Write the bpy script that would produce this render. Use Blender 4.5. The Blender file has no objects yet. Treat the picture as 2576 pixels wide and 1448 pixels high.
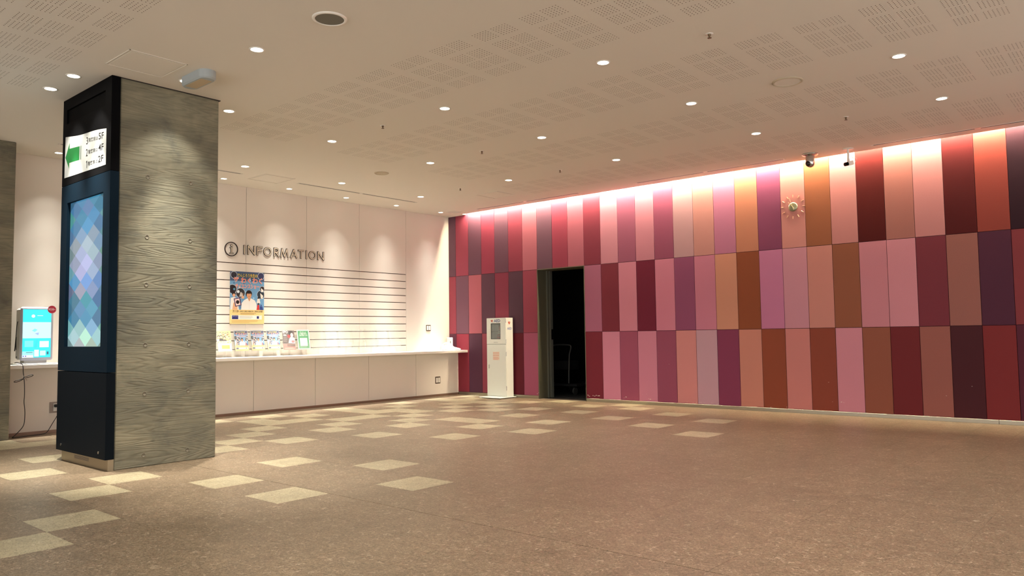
import bpy, bmesh, math, random
from mathutils import Vector, Matrix
random.seed(7)
SC = bpy.context.scene
COL = SC.collection
PI = math.pi

# ------------------------------------------------------------------ camera
CAM = Vector((10.392, -10.25, 1.083)); FPX = 1925.5; PITCH, ROLL, YAW = 0.0617, -0.0136, 0.7101
cyw, syw = math.cos(YAW), math.sin(YAW)
fwd = Vector((-syw*math.cos(PITCH), cyw*math.cos(PITCH), math.sin(PITCH)))
rgt = Vector((cyw, syw, 0)); upv = rgt.cross(fwd)
RG = math.cos(ROLL)*rgt + math.sin(ROLL)*upv; UP = -math.sin(ROLL)*rgt + math.cos(ROLL)*upv
cd = bpy.data.cameras.new('camera'); cam = bpy.data.objects.new('camera', cd); COL.objects.link(cam)
cam.matrix_world = Matrix(((RG.x, UP.x, -fwd.x, CAM.x), (RG.y, UP.y, -fwd.y, CAM.y), (RG.z, UP.z, -fwd.z, CAM.z), (0, 0, 0, 1)))
cd.sensor_width = 36; cd.lens = FPX/2576*36; cd.clip_start = 0.05; cd.clip_end = 100
SC.camera = cam
# ------------------------------------------------------------------ world, exposure, light levels
w = bpy.data.worlds.new('world'); SC.world = w; w.use_nodes = True
w.node_tree.nodes['Background'].inputs[0].default_value = (1.0, .98, .96, 1)
w.node_tree.nodes['Background'].inputs[1].default_value = 2.3  # even sky light, enters only by the window openings added behind the camera
vs = SC.view_settings
vs.view_transform = 'Standard'; vs.look = 'None'; vs.gamma = 1; vs.use_curve_mapping = False; vs.exposure = 0.08
SPOT_W = 78; WASH = ((77, .5, 13), (58, 1, 100), (38, 1, 240), (25, 1, 900)); PILLAR_W = 38; PILLAR_N = 540; COVE_E = 420
SPOT_C = (1, .95, .85); WASH_C = (1, .97, .89)
for loc, rot, sx, sy in (((13.99, -7.0, 1.6), (0, math.pi/2, 0), 2.9, 13.0), ((7.0, -13.99, 1.6), (-math.pi/2, 0, 0), 13.0, 2.9)):  # portals for the added, unseen window openings
    l = bpy.data.lights.new('added_window_portal', 'AREA'); l.shape = 'RECTANGLE'; l.size = sx; l.size_y = sy; l.cycles.is_portal = True
    o = bpy.data.objects.new('added_window_portal', l); o.location = loc; o.rotation_euler = rot; COL.objects.link(o)

def spot(loc, power, color, size, blend, radius=.035):
    l = bpy.data.lights.new('downlight_beam', 'SPOT'); l.energy = power; l.color = color
    l.spot_size = math.radians(size); l.spot_blend = blend; l.shadow_soft_size = radius
    o = bpy.data.objects.new('downlight_beam', l); o.location = loc; COL.objects.link(o); return o

# ------------------------------------------------------------------ materials
def s2l(c):
    return tuple(((v/255)/12.92 if v/255 <= .04045 else ((v/255+.055)/1.055)**2.4) for v in c)
MATS = {}
def mat(name, col, rough=.6, metal=0, emit=0, spec=.5, bump=None, lin=False):
    if name in MATS: return MATS[name]
    m = bpy.data.materials.new(name); m.use_nodes = True
    b = m.node_tree.nodes['Principled BSDF']
    c = col if lin else s2l(col)
    b.inputs['Base Color'].default_value = (*c, 1); b.inputs['Roughness'].default_value = rough
    b.inputs['Metallic'].default_value = metal; b.inputs['Specular IOR Level'].default_value = spec
    if emit:
        b.inputs['Emission Color'].default_value = (*c, 1); b.inputs['Emission Strength'].default_value = emit
    if bump:
        n = m.node_tree; t = n.nodes.new('ShaderNodeTexNoise'); t.inputs['Scale'].default_value = bump[0]; t.inputs['Detail'].default_value = 4
        bp = n.nodes.new('ShaderNodeBump'); bp.inputs['Strength'].default_value = bump[1]; bp.inputs['Distance'].default_value = .01
        g = n.nodes.new('ShaderNodeNewGeometry'); n.links.new(g.outputs['Position'], t.inputs['Vector'])
        n.links.new(t.outputs['Fac'], bp.inputs['Height']); n.links.new(bp.outputs['Normal'], b.inputs['Normal'])
    MATS[name] = m; return m
def nd(n, typ, **kw):
    x = n.nodes.new(typ)
    for k, v in kw.items(): setattr(x, k, v)
    return x
def math_(n, op, a, b=None, c=None):
    x = n.nodes.new('ShaderNodeMath'); x.operation = op
    for i, v in enumerate((a, b, c)):
        if v is None: continue
        if isinstance(v, (int, float)): x.inputs[i].default_value = v
        else: n.links.new(v, x.inputs[i])
    return x.outputs[0]
def ramp(n, fac, stops):
    r = n.nodes.new('ShaderNodeValToRGB'); e = r.color_ramp.elements
    while len(e) < len(stops): e.new(.5)
    for i, (p, c) in enumerate(stops): e[i].position = p; e[i].color = (*c, 1)
    n.links.new(fac, r.inputs[0]); return r.outputs[0]
def noise(n, vec, scale, detail=4, rough=.55, dist=0):
    t = n.nodes.new('ShaderNodeTexNoise'); t.inputs['Scale'].default_value = scale; t.inputs['Detail'].default_value = detail
    t.inputs['Roughness'].default_value = rough; t.inputs['Distortion'].default_value = dist
    n.links.new(vec, t.inputs['Vector']); return t.outputs['Fac']
def mapping(n, vec, scale=(1, 1, 1), loc=(0, 0, 0)):
    x = n.nodes.new('ShaderNodeMapping'); x.inputs['Scale'].default_value = scale; x.inputs['Location'].default_value = loc
    n.links.new(vec, x.inputs['Vector']); return x.outputs[0]
def mixc(n, fac, a, b, blend='MIX'):
    x = n.nodes.new('ShaderNodeMix'); x.data_type = 'RGBA'; x.blend_type = blend
    for s, v in ((x.inputs[0], fac), (x.inputs[6], a), (x.inputs[7], b)):
        if isinstance(v, (int, float)): s.default_value = v
        elif isinstance(v, tuple): s.default_value = (*v, 1)
        else: n.links.new(v, s)
    return x.outputs[2]

def floor_mat(name, dark, mid, light, speck, light_fleck):
    m = bpy.data.materials.new(name); m.use_nodes = True; n = m.node_tree; b = n.nodes['Principled BSDF']
    g = n.nodes.new('ShaderNodeNewGeometry').outputs['Position']
    big = noise(n, g, 1.3, 3, .5); fine = noise(n, mapping(n, g, (1, 1, 1)), 55, 5, .7, .4)
    fl = noise(n, g, 30, 3, .7, 1.2); mott = noise(n, g, 8, 4, .65, .5)
    dk = noise(n, g, 130, 2, .5)
    c = ramp(n, fine, [(.3, dark), (.5, mid), (.72, light)])
    c = mixc(n, ramp(n, fl, [(.56, (0, 0, 0)), (.70, (.9, .9, .9))]), c, light_fleck)
    c = mixc(n, ramp(n, dk, [(.34, (1, 1, 1)), (.40, (0, 0, 0))]), c, speck)
    bb = math_(n, 'MULTIPLY', math_(n, 'MULTIPLY_ADD', big, .4, .8), math_(n, 'MULTIPLY_ADD', mott, .8, .6))
    cc = n.nodes.new('ShaderNodeMix'); cc.data_type = 'RGBA'; cc.blend_type = 'MULTIPLY'; cc.inputs[0].default_value = 1
    n.links.new(c, cc.inputs[6]); n.links.new(bb, cc.inputs[7])
    n.links.new(cc.outputs[2], b.inputs['Base Color'])
    b.inputs['Roughness'].default_value = .42; b.inputs['Specular IOR Level'].default_value = .35
    bp = n.nodes.new('ShaderNodeBump'); bp.inputs['Strength'].default_value = .12; bp.inputs['Distance'].default_value = .002
    n.links.new(fine, bp.inputs['Height']); n.links.new(bp.outputs['Normal'], b.inputs['Normal'])
    return m
M_FLOOR = floor_mat('brown flecked rubber tile', s2l((84, 71, 55)), s2l((114, 98, 78)), s2l((140, 121, 98)), s2l((56, 44, 36)), s2l((166, 148, 126)))
M_TILE = floor_mat('beige flecked rubber tile', s2l((128, 118, 92)), s2l((156, 145, 117)), s2l((168, 157, 129)), s2l((84, 72, 54)), s2l((182, 172, 146)))
M_FBASE = mat('floor screed', (48, 38, 30), .8)
M_WHITE = mat('white laminate wall', (228, 221, 210), .5, spec=.3, bump=(400, .03))
M_CEIL = mat('ceiling paint', (228, 221, 209), .85, spec=.2, bump=(250, .05))
M_COUNTER = mat('white solid surface', (232, 226, 214), .35)
M_SKIRT = mat('brown metal skirting', (142, 116, 98), .4, .4)
M_STEEL = mat('brushed steel skirting', (170, 165, 150), .3, .9)
M_GROOVE = mat('bronze slat channel', (70, 52, 40), .4, .5)
M_BLACK = mat('matt black steel', (6, 6, 8), .7, .0, spec=.06)
M_BLACK2 = mat('deep black', (4, 4, 5), .7, spec=.05)
M_PLASTIC = mat('white plastic', (232, 230, 222), .4)
M_AED = mat('ivory powder coat', (222, 224, 213), .42)
M_DARKLINE = mat('dark gap', (40, 32, 28), .8)
M_LAMP = mat('downlight lens', (255, 246, 226), .5, emit=14)
M_TRIM = mat('white trim ring', (235, 230, 220), .35)
M_REFLECTOR = mat('satin reflector', (235, 228, 215), .25, .7)
M_LED = mat('led strip lens', (255, 238, 205), .5, emit=COVE_E)
M_CHROME = mat('satin chrome', (190, 190, 185), .22, 1)
M_GREYG = mat('grey speaker grille', (112, 108, 96), .7)
M_BEIGEG = mat('beige speaker grille', (190, 176, 152), .8)
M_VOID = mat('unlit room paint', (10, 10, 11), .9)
M_JAMB = mat('grey green steel jamb', (96, 92, 74), .45, .3)
M_CABLE = mat('black cable', (12, 12, 14), .5)
M_SWITCH = mat('bronze switch plate', (84, 68, 50), .4, .5)
M_ALU = mat('grey metal plate', (140, 128, 118), .4, .6)
M_PILL = mat('pale grey speaker shell', (168, 176, 178), .5)
M_HOLE = mat('perforation shadow', (96, 76, 60), 1, spec=0)
M_CLOCKHUB = mat('champagne metal disc', (150, 146, 118), .3, .8)
M_CLOCKM = mat('champagne hour mark', (214, 170, 140), .35, .5)
M_WPANELGAP = mat('panel joint backing', (60, 18, 30), .9)

# concrete with board grain
def concrete():
    m = bpy.data.materials.new('board formed concrete'); m.use_nodes = True; n = m.node_tree; b = n.nodes['Principled BSDF']
    g = n.nodes.new('ShaderNodeNewGeometry').outputs['Position']
    sp = n.nodes.new('ShaderNodeSeparateXYZ'); n.links.new(g, sp.inputs[0])
    hor = math_(n, 'ADD', sp.outputs['Y'], sp.outputs['X'])
    zb = math_(n, 'DIVIDE', sp.outputs['Z'], .183)
    idx = math_(n, 'FLOOR', zb); fr = math_(n, 'FRACT', zb)
    wn = n.nodes.new('ShaderNodeTexWhiteNoise'); wn.noise_dimensions = '1D'; n.links.new(idx, wn.inputs['W'])
    cb = n.nodes.new('ShaderNodeCombineXYZ')
    n.links.new(math_(n, 'MULTIPLY_ADD', wn.outputs['Value'], 37.0, math_(n, 'MULTIPLY', hor, .8)), cb.inputs['X'])
    n.links.new(math_(n, 'MULTIPLY', idx, 3.7), cb.inputs['Y'])
    n.links.new(math_(n, 'MULTIPLY', sp.outputs['Z'], 8.5), cb.inputs['Z'])
    base = noise(n, cb.outputs[0], 1.0, 1.5, .35, .12)
    ring = math_(n, 'SINE', math_(n, 'MULTIPLY', base, 120.0))
    ringn = math_(n, 'POWER', math_(n, 'MULTIPLY_ADD', ring, .5, .5), 3.0)
    fib = noise(n, mapping(n, g, (2.5, 2.5, 80)), 1, 4, .65)
    blot = noise(n, mapping(n, g, (2.2, 2.2, 3.6)), 1, 4, .6, .5)
    kn = nd(n, 'ShaderNodeTexVoronoi'); kn.inputs['Scale'].default_value = 1; n.links.new(mapping(n, g, (2.6, 2.6, 5.5)), kn.inputs['Vector'])
    knot = ramp(n, kn.outputs['Distance'], [(.0, (1, 1, 1)), (.075, (0, 0, 0))])
    edge = ramp(n, fr, [(.0, (1, 1, 1)), (.03, (0, 0, 0))])
    c = ramp(n, blot, [(.28, s2l((96, 96, 86))), (.5, s2l((130, 126, 106))), (.75, s2l((154, 147, 123)))])
    c = mixc(n, math_(n, 'MULTIPLY', ringn, .26), c, s2l((84, 78, 64)))
    c = mixc(n, ramp(n, fib, [(.34, (.32, .32, .32)), (.48, (0, 0, 0))]), c, s2l((74, 70, 58)))
    bt = math_(n, 'MULTIPLY', wn.outputs['Value'], .25)
    c = mixc(n, bt, c, s2l((84, 84, 76)))
    c = mixc(n, math_(n, 'MULTIPLY', knot, .6), c, s2l((58, 55, 46)))
    c = mixc(n, math_(n, 'MULTIPLY', edge, .22), c, s2l((60, 56, 46)))
    n.links.new(c, b.inputs['Base Color']); b.inputs['Roughness'].default_value = .75; b.inputs['Specular IOR Level'].default_value = .3
    h = math_(n, 'ADD', math_(n, 'MULTIPLY', ringn, -.8), math_(n, 'ADD', math_(n, 'MULTIPLY', fib, .45), math_(n, 'MULTIPLY', wn.outputs['Value'], .6)))
    bp = n.nodes.new('ShaderNodeBump'); bp.inputs['Strength'].default_value = .5; bp.inputs['Distance'].default_value = .003
    n.links.new(h, bp.inputs['Height']); n.links.new(bp.outputs['Normal'], b.inputs['Normal'])
    return m
M_CONC = concrete()

def clear_mat(name, tint, fac=.12, rough=.08):
    m = bpy.data.materials.new(name); m.use_nodes = True; n = m.node_tree
    for x in list(n.nodes): n.nodes.remove(x)
    o = n.nodes.new('ShaderNodeOutputMaterial'); t = n.nodes.new('ShaderNodeBsdfTransparent'); t.inputs[0].default_value = (*tint, 1)
    g = n.nodes.new('ShaderNodeBsdfPrincipled'); g.inputs['Base Color'].default_value = (.9, .9, .88, 1); g.inputs['Roughness'].default_value = rough
    mx = n.nodes.new('ShaderNodeMixShader'); mx.inputs[0].default_value = fac
    n.links.new(t.outputs[0], mx.inputs[1]); n.links.new(g.outputs[0], mx.inputs[2]); n.links.new(mx.outputs[0], o.inputs[0]); return m
M_ACRYL = clear_mat('clear acrylic', (.97, .97, .96), .06)
M_GLASS = clear_mat('cabinet window pane', (.8, .84, .82), .15, .03)

PM = {}
def panel_mat(c, f=(1, 1, 1)):
    if (c, f) in PM: return PM[(c, f)]
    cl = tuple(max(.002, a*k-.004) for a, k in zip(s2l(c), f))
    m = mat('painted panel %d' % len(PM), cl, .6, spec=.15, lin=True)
    n = m.node_tree; b = n.nodes['Principled BSDF']
    g = n.nodes.new('ShaderNodeNewGeometry').outputs['Position']
    f = noise(n, g, 260, 2, .5)
    c2 = tuple(v*.86 for v in cl); c3 = tuple(min(1, v*1.1) for v in cl)
    n.links.new(ramp(n, f, [(.3, c2), (.7, c3)]), b.inputs['Base Color'])
    PM[(c, f)] = m; return m

def print_mat(name, emit=0, rough=.4):
    # screens emit their picture over a black panel; prints are plain paper
    m = bpy.data.materials.new(name); m.use_nodes = True; n = m.node_tree; b = n.nodes['Principled BSDF']
    a = n.nodes.new('ShaderNodeAttribute'); a.attribute_name = 'Col'
    b.inputs['Roughness'].default_value = rough
    if not emit: n.links.new(a.outputs['Color'], b.inputs['Base Color'])
    else:
        b.inputs['Base Color'].default_value = (.01, .01, .012, 1)
        n.links.new(a.outputs['Color'], b.inputs['Emission Color']); b.inputs['Emission Strength'].default_value = emit
    return m
M_PRINT = print_mat('printed paper'); M_SCREEN = print_mat('lit display screen', .85, .15); M_TABLET = print_mat('bright tablet screen', 1.25, .15)

# ------------------------------------------------------------------ object helpers
def link(name, me, m, parent=None, mw=None):
    o = bpy.data.objects.new(name, me); COL.objects.link(o)
    if m is not None and not me.materials:
        for x in (m if isinstance(m, (list, tuple)) else [m]): me.materials.append(x)
    if parent: o.parent = parent
    if mw is not None: o.matrix_local = mw
    return o
def bm_obj(name, bm, m, parent=None, mw=None, smooth=False):
    me = bpy.data.meshes.new(name); bm.to_mesh(me); bm.free()
    if smooth:
        for p in me.polygons: p.use_smooth = True
    return link(name, me, m, parent, mw)
def add_box(bm, a, b, bev=0, mi=0):
    a, b = Vector(a), Vector(b); c = (a+b)/2; s = b-a
    r = bmesh.ops.create_cube(bm, size=1, matrix=Matrix.Translation(c) @ Matrix.Diagonal((abs(s.x), abs(s.y), abs(s.z), 1)))
    fs = set(f for v in r['verts'] for f in v.link_faces)
    for f in fs: f.material_index = mi
    if bev:
        es = list(set(e for v in r['verts'] for e in v.link_edges))
        bmesh.ops.bevel(bm, geom=es, offset=bev, segments=1, affect='EDGES', profile=.5)
    return r
def add_cyl(bm, c, r1, r2, h, axis='Z', seg=24, mi=0):
    rot = {'Z': Matrix(), 'X': Matrix.Rotation(PI/2, 4, 'Y'), 'Y': Matrix.Rotation(PI/2, 4, 'X')}[axis]
    r = bmesh.ops.create_cone(bm, cap_ends=True, segments=seg, radius1=r1, radius2=r2, depth=h, matrix=Matrix.Translation(c) @ rot)
    for f in set(f for v in r['verts'] for f in v.link_faces): f.material_index = mi
    return r
def box(name, a, b, m, parent=None, bev=0, mw=None):
    bm = bmesh.new(); add_box(bm, a, b, bev); return bm_obj(name, bm, m, parent, mw)
def cyl(name, c, r1, r2, h, m, parent=None, axis='Z', seg=28, mw=None):
    bm = bmesh.new(); add_cyl(bm, c, r1, r2, h, axis, seg); return bm_obj(name, bm, m, parent, mw)
def lathe(name, prof, m, parent=None, seg=28, mw=None, smooth=True):
    bm = bmesh.new(); vs = []
    for i in range(seg):
        a = 2*PI*i/seg; vs.append([bm.verts.new((r*math.cos(a), r*math.sin(a), z)) for r, z in prof])
    for i in range(seg):
        A, B = vs[i], vs[(i+1) % seg]
        for k in range(len(prof)-1): bm.faces.new((A[k], B[k], B[k+1], A[k+1]))
    bmesh.ops.remove_doubles(bm, verts=bm.verts, dist=1e-6)
    bmesh.ops.recalc_face_normals(bm, faces=bm.faces)
    return bm_obj(name, bm, m, parent, mw, smooth)
def tube(name, pts, r, m, parent=None, cyclic=False, smoothc=True, res=6):
    cu = bpy.data.curves.new(name, 'CURVE'); cu.dimensions = '3D'; cu.bevel_depth = r; cu.bevel_resolution = 2; cu.use_fill_caps = True
    s = cu.splines.new('NURBS' if smoothc else 'POLY'); s.points.add(len(pts)-1)
    for p, q in zip(s.points, pts): p.co = (*q, 1)
    if smoothc: s.order_u = 3; s.use_endpoint_u = True; s.resolution_u = res
    s.use_cyclic_u = cyclic
    t = bpy.data.objects.new('tmp', cu); COL.objects.link(t)
    dg = bpy.context.evaluated_depsgraph_get(); me = bpy.data.meshes.new_from_object(t.evaluated_get(dg))
    bpy.data.objects.remove(t); bpy.data.curves.remove(cu); me.name = name; me.materials.clear()
    for p in me.polygons: p.use_smooth = True
    return link(name, me, m, parent)
def tag(o, label=None, cat=None, group=None, kind=None):
    if label: o['label'] = label
    if cat: o['category'] = cat
    if group: o['group'] = group
    if kind: o['kind'] = kind
    return o
def thing(name, loc, label, cat, group=None, rz=0):
    o = bpy.data.objects.new(name, None); COL.objects.link(o); o.location = loc; o.rotation_euler = (0, 0, rz); o.empty_display_size = .1
    return tag(o, label, cat, group)
def struct(o): o['kind'] = 'structure'; return o
def copy_tree(o, parent=None):
    c = o.copy(); COL.objects.link(c)
    if parent: c.parent = parent
    for ch in list(o.children): copy_tree(ch, c)
    return c

# flat prints: coloured shapes in layers, one mesh
FACE_X = Matrix(((0, 0, 1, 0), (1, 0, 0, 0), (0, 1, 0, 0), (0, 0, 0, 1)))      # u=+y v=+z n=+x
FACE_NY = Matrix(((1, 0, 0, 0), (0, 0, -1, 0), (0, 1, 0, 0), (0, 0, 0, 1)))    # u=+x v=+z n=-y
_tc = {}
def text_geo(s, size, bold=0):
    k = (s, size, bold)
    if k in _tc: return _tc[k]
    cu = bpy.data.curves.new('t', 'FONT'); cu.body = s; cu.size = size; cu.offset = bold; cu.align_x = 'CENTER'; cu.align_y = 'CENTER'; cu.resolution_u = 3
    t = bpy.data.objects.new('t', cu); COL.objects.link(t); dg = bpy.context.evaluated_depsgraph_get()
    me = bpy.data.meshes.new_from_object(t.evaluated_get(dg))
    v = [tuple(x.co[:2]) for x in me.vertices]; f = [tuple(p.vertices) for p in me.polygons]
    bpy.data.objects.remove(t); bpy.data.curves.remove(cu); bpy.data.meshes.remove(me)
    _tc[k] = (v, f); return v, f
class Print:
    def __init__(s, step=.00025): s.lim = None; s.v = []; s.f = []; s.c = []; s.z = 0; s.step = step
    def _add(s, vs, fs, col, z=None):
        b = len(s.v); zz = s.z if z is None else z
        if s.lim: vs = [(min(max(x, 0), s.lim[0]), min(max(y, 0), s.lim[1])) for x, y in vs]
        s.v += [(x, y, zz) for x, y in vs]; s.f += [tuple(i+b for i in f) for f in fs]; s.c += [s2l(col)]*len(fs)
    def layer(s): s.z += s.step
    def rect(s, u0, v0, u1, v1, col): s.layer(); s._add([(u0, v0), (u1, v0), (u1, v1), (u0, v1)], [(0, 1, 2, 3)], col)
    def poly(s, pts, col): s.layer(); s._add(pts, [tuple(range(len(pts)))], col)
    def circ(s, u, v, r, col, ry=None, n=20):
        s.layer(); ry = ry or r; s._add([(u+r*math.cos(2*PI*i/n), v+ry*math.sin(2*PI*i/n)) for i in range(n)], [tuple(range(n))], col)
    def text(s, t, u, v, size, col, bold=0, w=None, outline=None):
        vs, fs = text_geo(t, size, bold)
        if not vs: return
        x0 = min(p[0] for p in vs); x1 = max(p[0] for p in vs); k = (w/(x1-x0)) if w else 1; cx = (x0+x1)/2
        if outline:
            ov, of = text_geo(t, size, bold+outline[1]); s.layer(); s._add([((p[0]-cx)*k+u, p[1]+v) for p in ov], of, outline[0])
        s.layer(); s._add([((p[0]-cx)*k+u, p[1]+v) for p in vs], fs, col)
    def lines(s, u0, u1, v, n, dv, h, col, jit=.3):
        for i in range(n):
            s.rect(u0, v-i*dv-h, u1-(u1-u0)*jit*random.random(), v-i*dv, col)
    def build(s, name, m, parent, mw, thick=0):
        me = bpy.data.meshes.new(name); me.from_pydata(s.v, [], s.f); a = me.color_attributes.new('Col', 'FLOAT_COLOR', 'CORNER')
        i = 0
        for p, c in zip(me.polygons, s.c):
            for _ in p.vertices: a.data[i].color = (*c, 1); i += 1
        return link(name, me, m, parent, mw)
def T(x, y, z): return Matrix.Translation((x, y, z))

# ------------------------------------------------------------------ dimensions
H = 3.348; WX = 14.0; WY = -14.0
PW = .3288; PX0 = .1842; Z1 = 2.2064; Z2 = 1.123; BASE = .05
DX0 = PX0+6*PW; DX1 = PX0+9*PW
# ------------------------------------------------------------------ floor
fl = struct(box('floor', (-.3, WY-.2, -.10), (WX+.2, 2.6, -.006), M_FBASE))
FX0, FP, FY0, FQ = .78, .408, -.22, .41
LIGHT = {(0,0),(1,1),(0,2),(1,2),(2,2),(2,3),(3,4),(4,5),(3,2),(4,3),(5,4),(4,1),(5,0),(0,4),(1,5),(2,6),(3,6),(2,7),(4,7),(5,8),(6,9),
 (0,7),(1,7),(3,8),(3,9),(1,9),(2,10),(2,11),(1,11),(0,10),(3,12),(4,13),(5,14),(4,10),(5,11),(6,13),(0,12),(6,15),(9,15),(10,17),(12,17),
 (9,19),(8,18),(11,20),(13,15),(11,14),(9,10),(7,11),(6,7),(7,7),(8,8),(10,8),(9,6),(7,5),(6,3),(7,1),(8,3),(8,0),(9,1),(10,4),(11,2),
 (12,5),(13,3),(14,6),(4,18),(6,19),(12,21),(1,17),(1,18),(0,18)}
def proj(p):
    d = Vector(p)-CAM; z = d.dot(fwd)
    return (1288+FPX*d.dot(RG)/z, 724-FPX*d.dot(UP)/z, z) if z > .3 else None
def in_view(p, mg=60):
    q = proj(p); return q and -mg < q[0] < 2576+mg and -mg < q[1] < 1448+mg
cells = []
for i in range(-1, 33):
    for j in range(0, 34):
        cx, cy = FX0+i*FP, FY0-j*FQ
        x0, x1, y0, y1 = cx-FP/2, cx+FP/2, cy-FQ/2, cy+FQ/2
        x0 = max(x0, .20); x1 = min(x1, WX); y0 = max(y0, WY); y1 = min(y1, 0) if j else 0
        if x1-x0 < .03 or y1-y0 < .03: continue
        cells.append(((i, j), x0, x1, y0, y1))
SEAM = FY0-16.5*FQ     # one joint row is wider and dirty
def tile_bm(bm, x0, x1, y0, y1):
    a = .0022 if abs(y0-SEAM) < .01 else .0004; b = .0022 if abs(y1-SEAM) < .01 else .0004
    add_box(bm, (x0+.0004, y0+a, -.006), (x1-.0004, y1-b, 0), 0)
vis = [c for c in cells if in_view(((c[1]+c[2])/2, (c[3]+c[4])/2, 0), 150)]
vis.sort(key=lambda c: (c[0] not in LIGHT, (Vector(((c[1]+c[2])/2, (c[3]+c[4])/2, 0))-CAM).length))
single = set(c[0] for c in vis[:290])
rest = bmesh.new()
for c in cells:
    if c[0] in single:
        bm = bmesh.new(); tile_bm(bm, *c[1:]); bm_obj('floor_tile', bm, M_TILE if c[0] in LIGHT else M_FLOOR, fl)
    else:
        tile_bm(rest, *c[1:])
tag(bm_obj('floor_tiles', rest, M_FLOOR, fl), kind='stuff')
# closet floor beyond the doorway
tag(box('threshold', (DX0, 0, -.006), (DX1, .12, .001), M_ALU, fl))

# ------------------------------------------------------------------ ceiling
bm = bmesh.new()
add_box(bm, (-.3, WY-.2, H), (WX+.2, -.10, H+.05))
add_box(bm, (-.3, -.10, H), (.46, .1, H+.05))
add_box(bm, (.46, -.16, H+.05), (WX+.2, -.10, H+.26))
add_box(bm, (.46, -.16, H+.26), (WX+.2, .1, H+.30))
add_box(bm, (.40, -.16, H+.05), (.46, .1, H+.30))
ce = struct(bm_obj('ceiling', bm, M_CEIL))
led = tag(box('cove_light_strip', (.50, -.092, H+.11), (WX, -.062, H+.125), M_LED), 'warm linear light strip hidden in the ceiling slot above the coloured wall', 'light strip')
# perforated panels: 6 x 6 holes per cluster
def perf(band_y, x_from, x_to):
    bm = bmesh.new(); rows = (0, .230, .427, .652)
    x = x_from
    while x < x_to:
        for ro in rows:
            for ox in (0, .190):
                for a in range(6):
                    for b in range(6):
                        px = x+ox+.004+a*.0274; py = band_y+ro+.004+b*.0286
                        if not in_view((px, py, H), 450): continue
                        vsn = [bm.verts.new((px+.0045*math.cos(k*PI/3), py-.0+.0045*math.sin(k*PI/3), H-.0006)) for k in range(6)]
                        bm.faces.new(list(reversed(vsn)))
        x += .4665
    if bm.verts: tag(bm_obj('perforations', bm, M_HOLE, ce), kind='stuff')
    else: bm.free()
for by in (-6.14, -4.62, -3.10, -1.58): perf(by, 2.757, 9.6)
perf(-8.78, 2.757, 9.6)
perf(-10.30, 2.757, 9.6)
# access hatches (frame lines)
def hatch(x0, y0, x1, y1):
    bm = bmesh.new(); t = .008
    for a, b in (((x0, y0), (x1, y0+t)), ((x0, y1-t), (x1, y1)), ((x0, y0), (x0+t, y1)), ((x1-t, y0), (x1, y1))):
        add_box(bm, (a[0], a[1], H-.004), (b[0], b[1], H+.001))
    add_box(bm, (x0+.022, y0+.022, H-.0035), (x1-.022, y1-.022, H+.001))
    bm_obj('access_hatch', bm, M_CEIL, ce)
hatch(3.88, -7.75, 4.35, -7.285); hatch(.57, -4.54, 1.04, -4.07); hatch(2.0, -1.35, 2.46, -.9)

# ------------------------------------------------------------------ red wall (wall_back)
bm = bmesh.new()
add_box(bm, (-.3, .012, -.1), (DX0, .12, H+.30)); add_box(bm, (DX1, .012, -.1), (WX+.2, .12, H+.30)); add_box(bm, (DX0, .012, Z1), (DX1, .12, H+.30))
wb = struct(bm_obj('wall_back', bm, M_WPANELGAP))
def darker(c, f=1.0): return c
TOP = [(112,74,82),(168,74,84),(118,76,84),(158,64,76),(112,72,80),(150,62,72),(176,96,100),(108,70,78),(148,58,70),(172,92,98),(128,50,60),
 (198,126,130),(156,84,98),(196,122,126),(148,74,90),(186,136,130),(192,128,112),(182,108,124),(186,116,86),(128,62,82),(194,124,108),(146,84,54),(188,118,106),(78,12,8),(160,98,84),(186,118,108),(76,20,20),(136,58,46),(46,22,28),(128,56,50)]
MID = [(178,78,86),(136,88,96),(204,108,110),(108,68,76),(150,62,74),(98,62,70),(128,52,60),0,0,0,(146,80,92),(106,38,44),(178,104,110),(96,28,40),(176,100,108),(122,60,78),(168,96,104),(172,110,84),(118,58,34),(162,92,110),(166,106,108),(166,102,86),(120,66,44),(164,98,98),(170,104,104),(98,38,42),(126,74,62),(66,30,40),(106,42,42),(90,34,40)]
BOT = [(126,72,82),(176,66,76),(104,60,72),(170,78,86),(112,60,70),(112,36,44),(140,66,78),0,0,0,(104,34,40),(180,106,114),(136,64,76),(174,102,110),(128,60,72),(176,106,96),(164,118,118),(112,46,62),(168,102,82),(120,56,36),(168,98,86),(116,52,36),(172,104,106),(120,64,46),(92,30,30),(126,70,58),(60,24,26),(102,34,32),(72,28,36),(120,60,50)]
def panelgrid():
    k = -1
    while PX0+k*PW < WX-.01:
        x0 = max(PX0+k*PW, .0); x1 = min(PX0+(k+1)*PW, WX)
        rnd = random.choice
        ct = TOP[k+1] if k+1 < len(TOP) else rnd(TOP); cm = MID[k+1] if k+1 < len(MID) else rnd(MID[10:]); cb = BOT[k+1] if k+1 < len(BOT) else rnd(BOT[10:])
        for c, z0, z1 in ((ct, Z1, H+.24), (cm, Z2, Z1), (cb, BASE, Z2)):
            if 6 <= k <= 8 and z0 < Z1: continue
            g = .0028
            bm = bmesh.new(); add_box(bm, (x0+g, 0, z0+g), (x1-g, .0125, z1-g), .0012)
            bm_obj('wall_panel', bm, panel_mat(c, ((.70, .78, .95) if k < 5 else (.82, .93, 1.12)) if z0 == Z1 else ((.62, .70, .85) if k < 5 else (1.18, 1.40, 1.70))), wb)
        k += 1
panelgrid()
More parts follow.
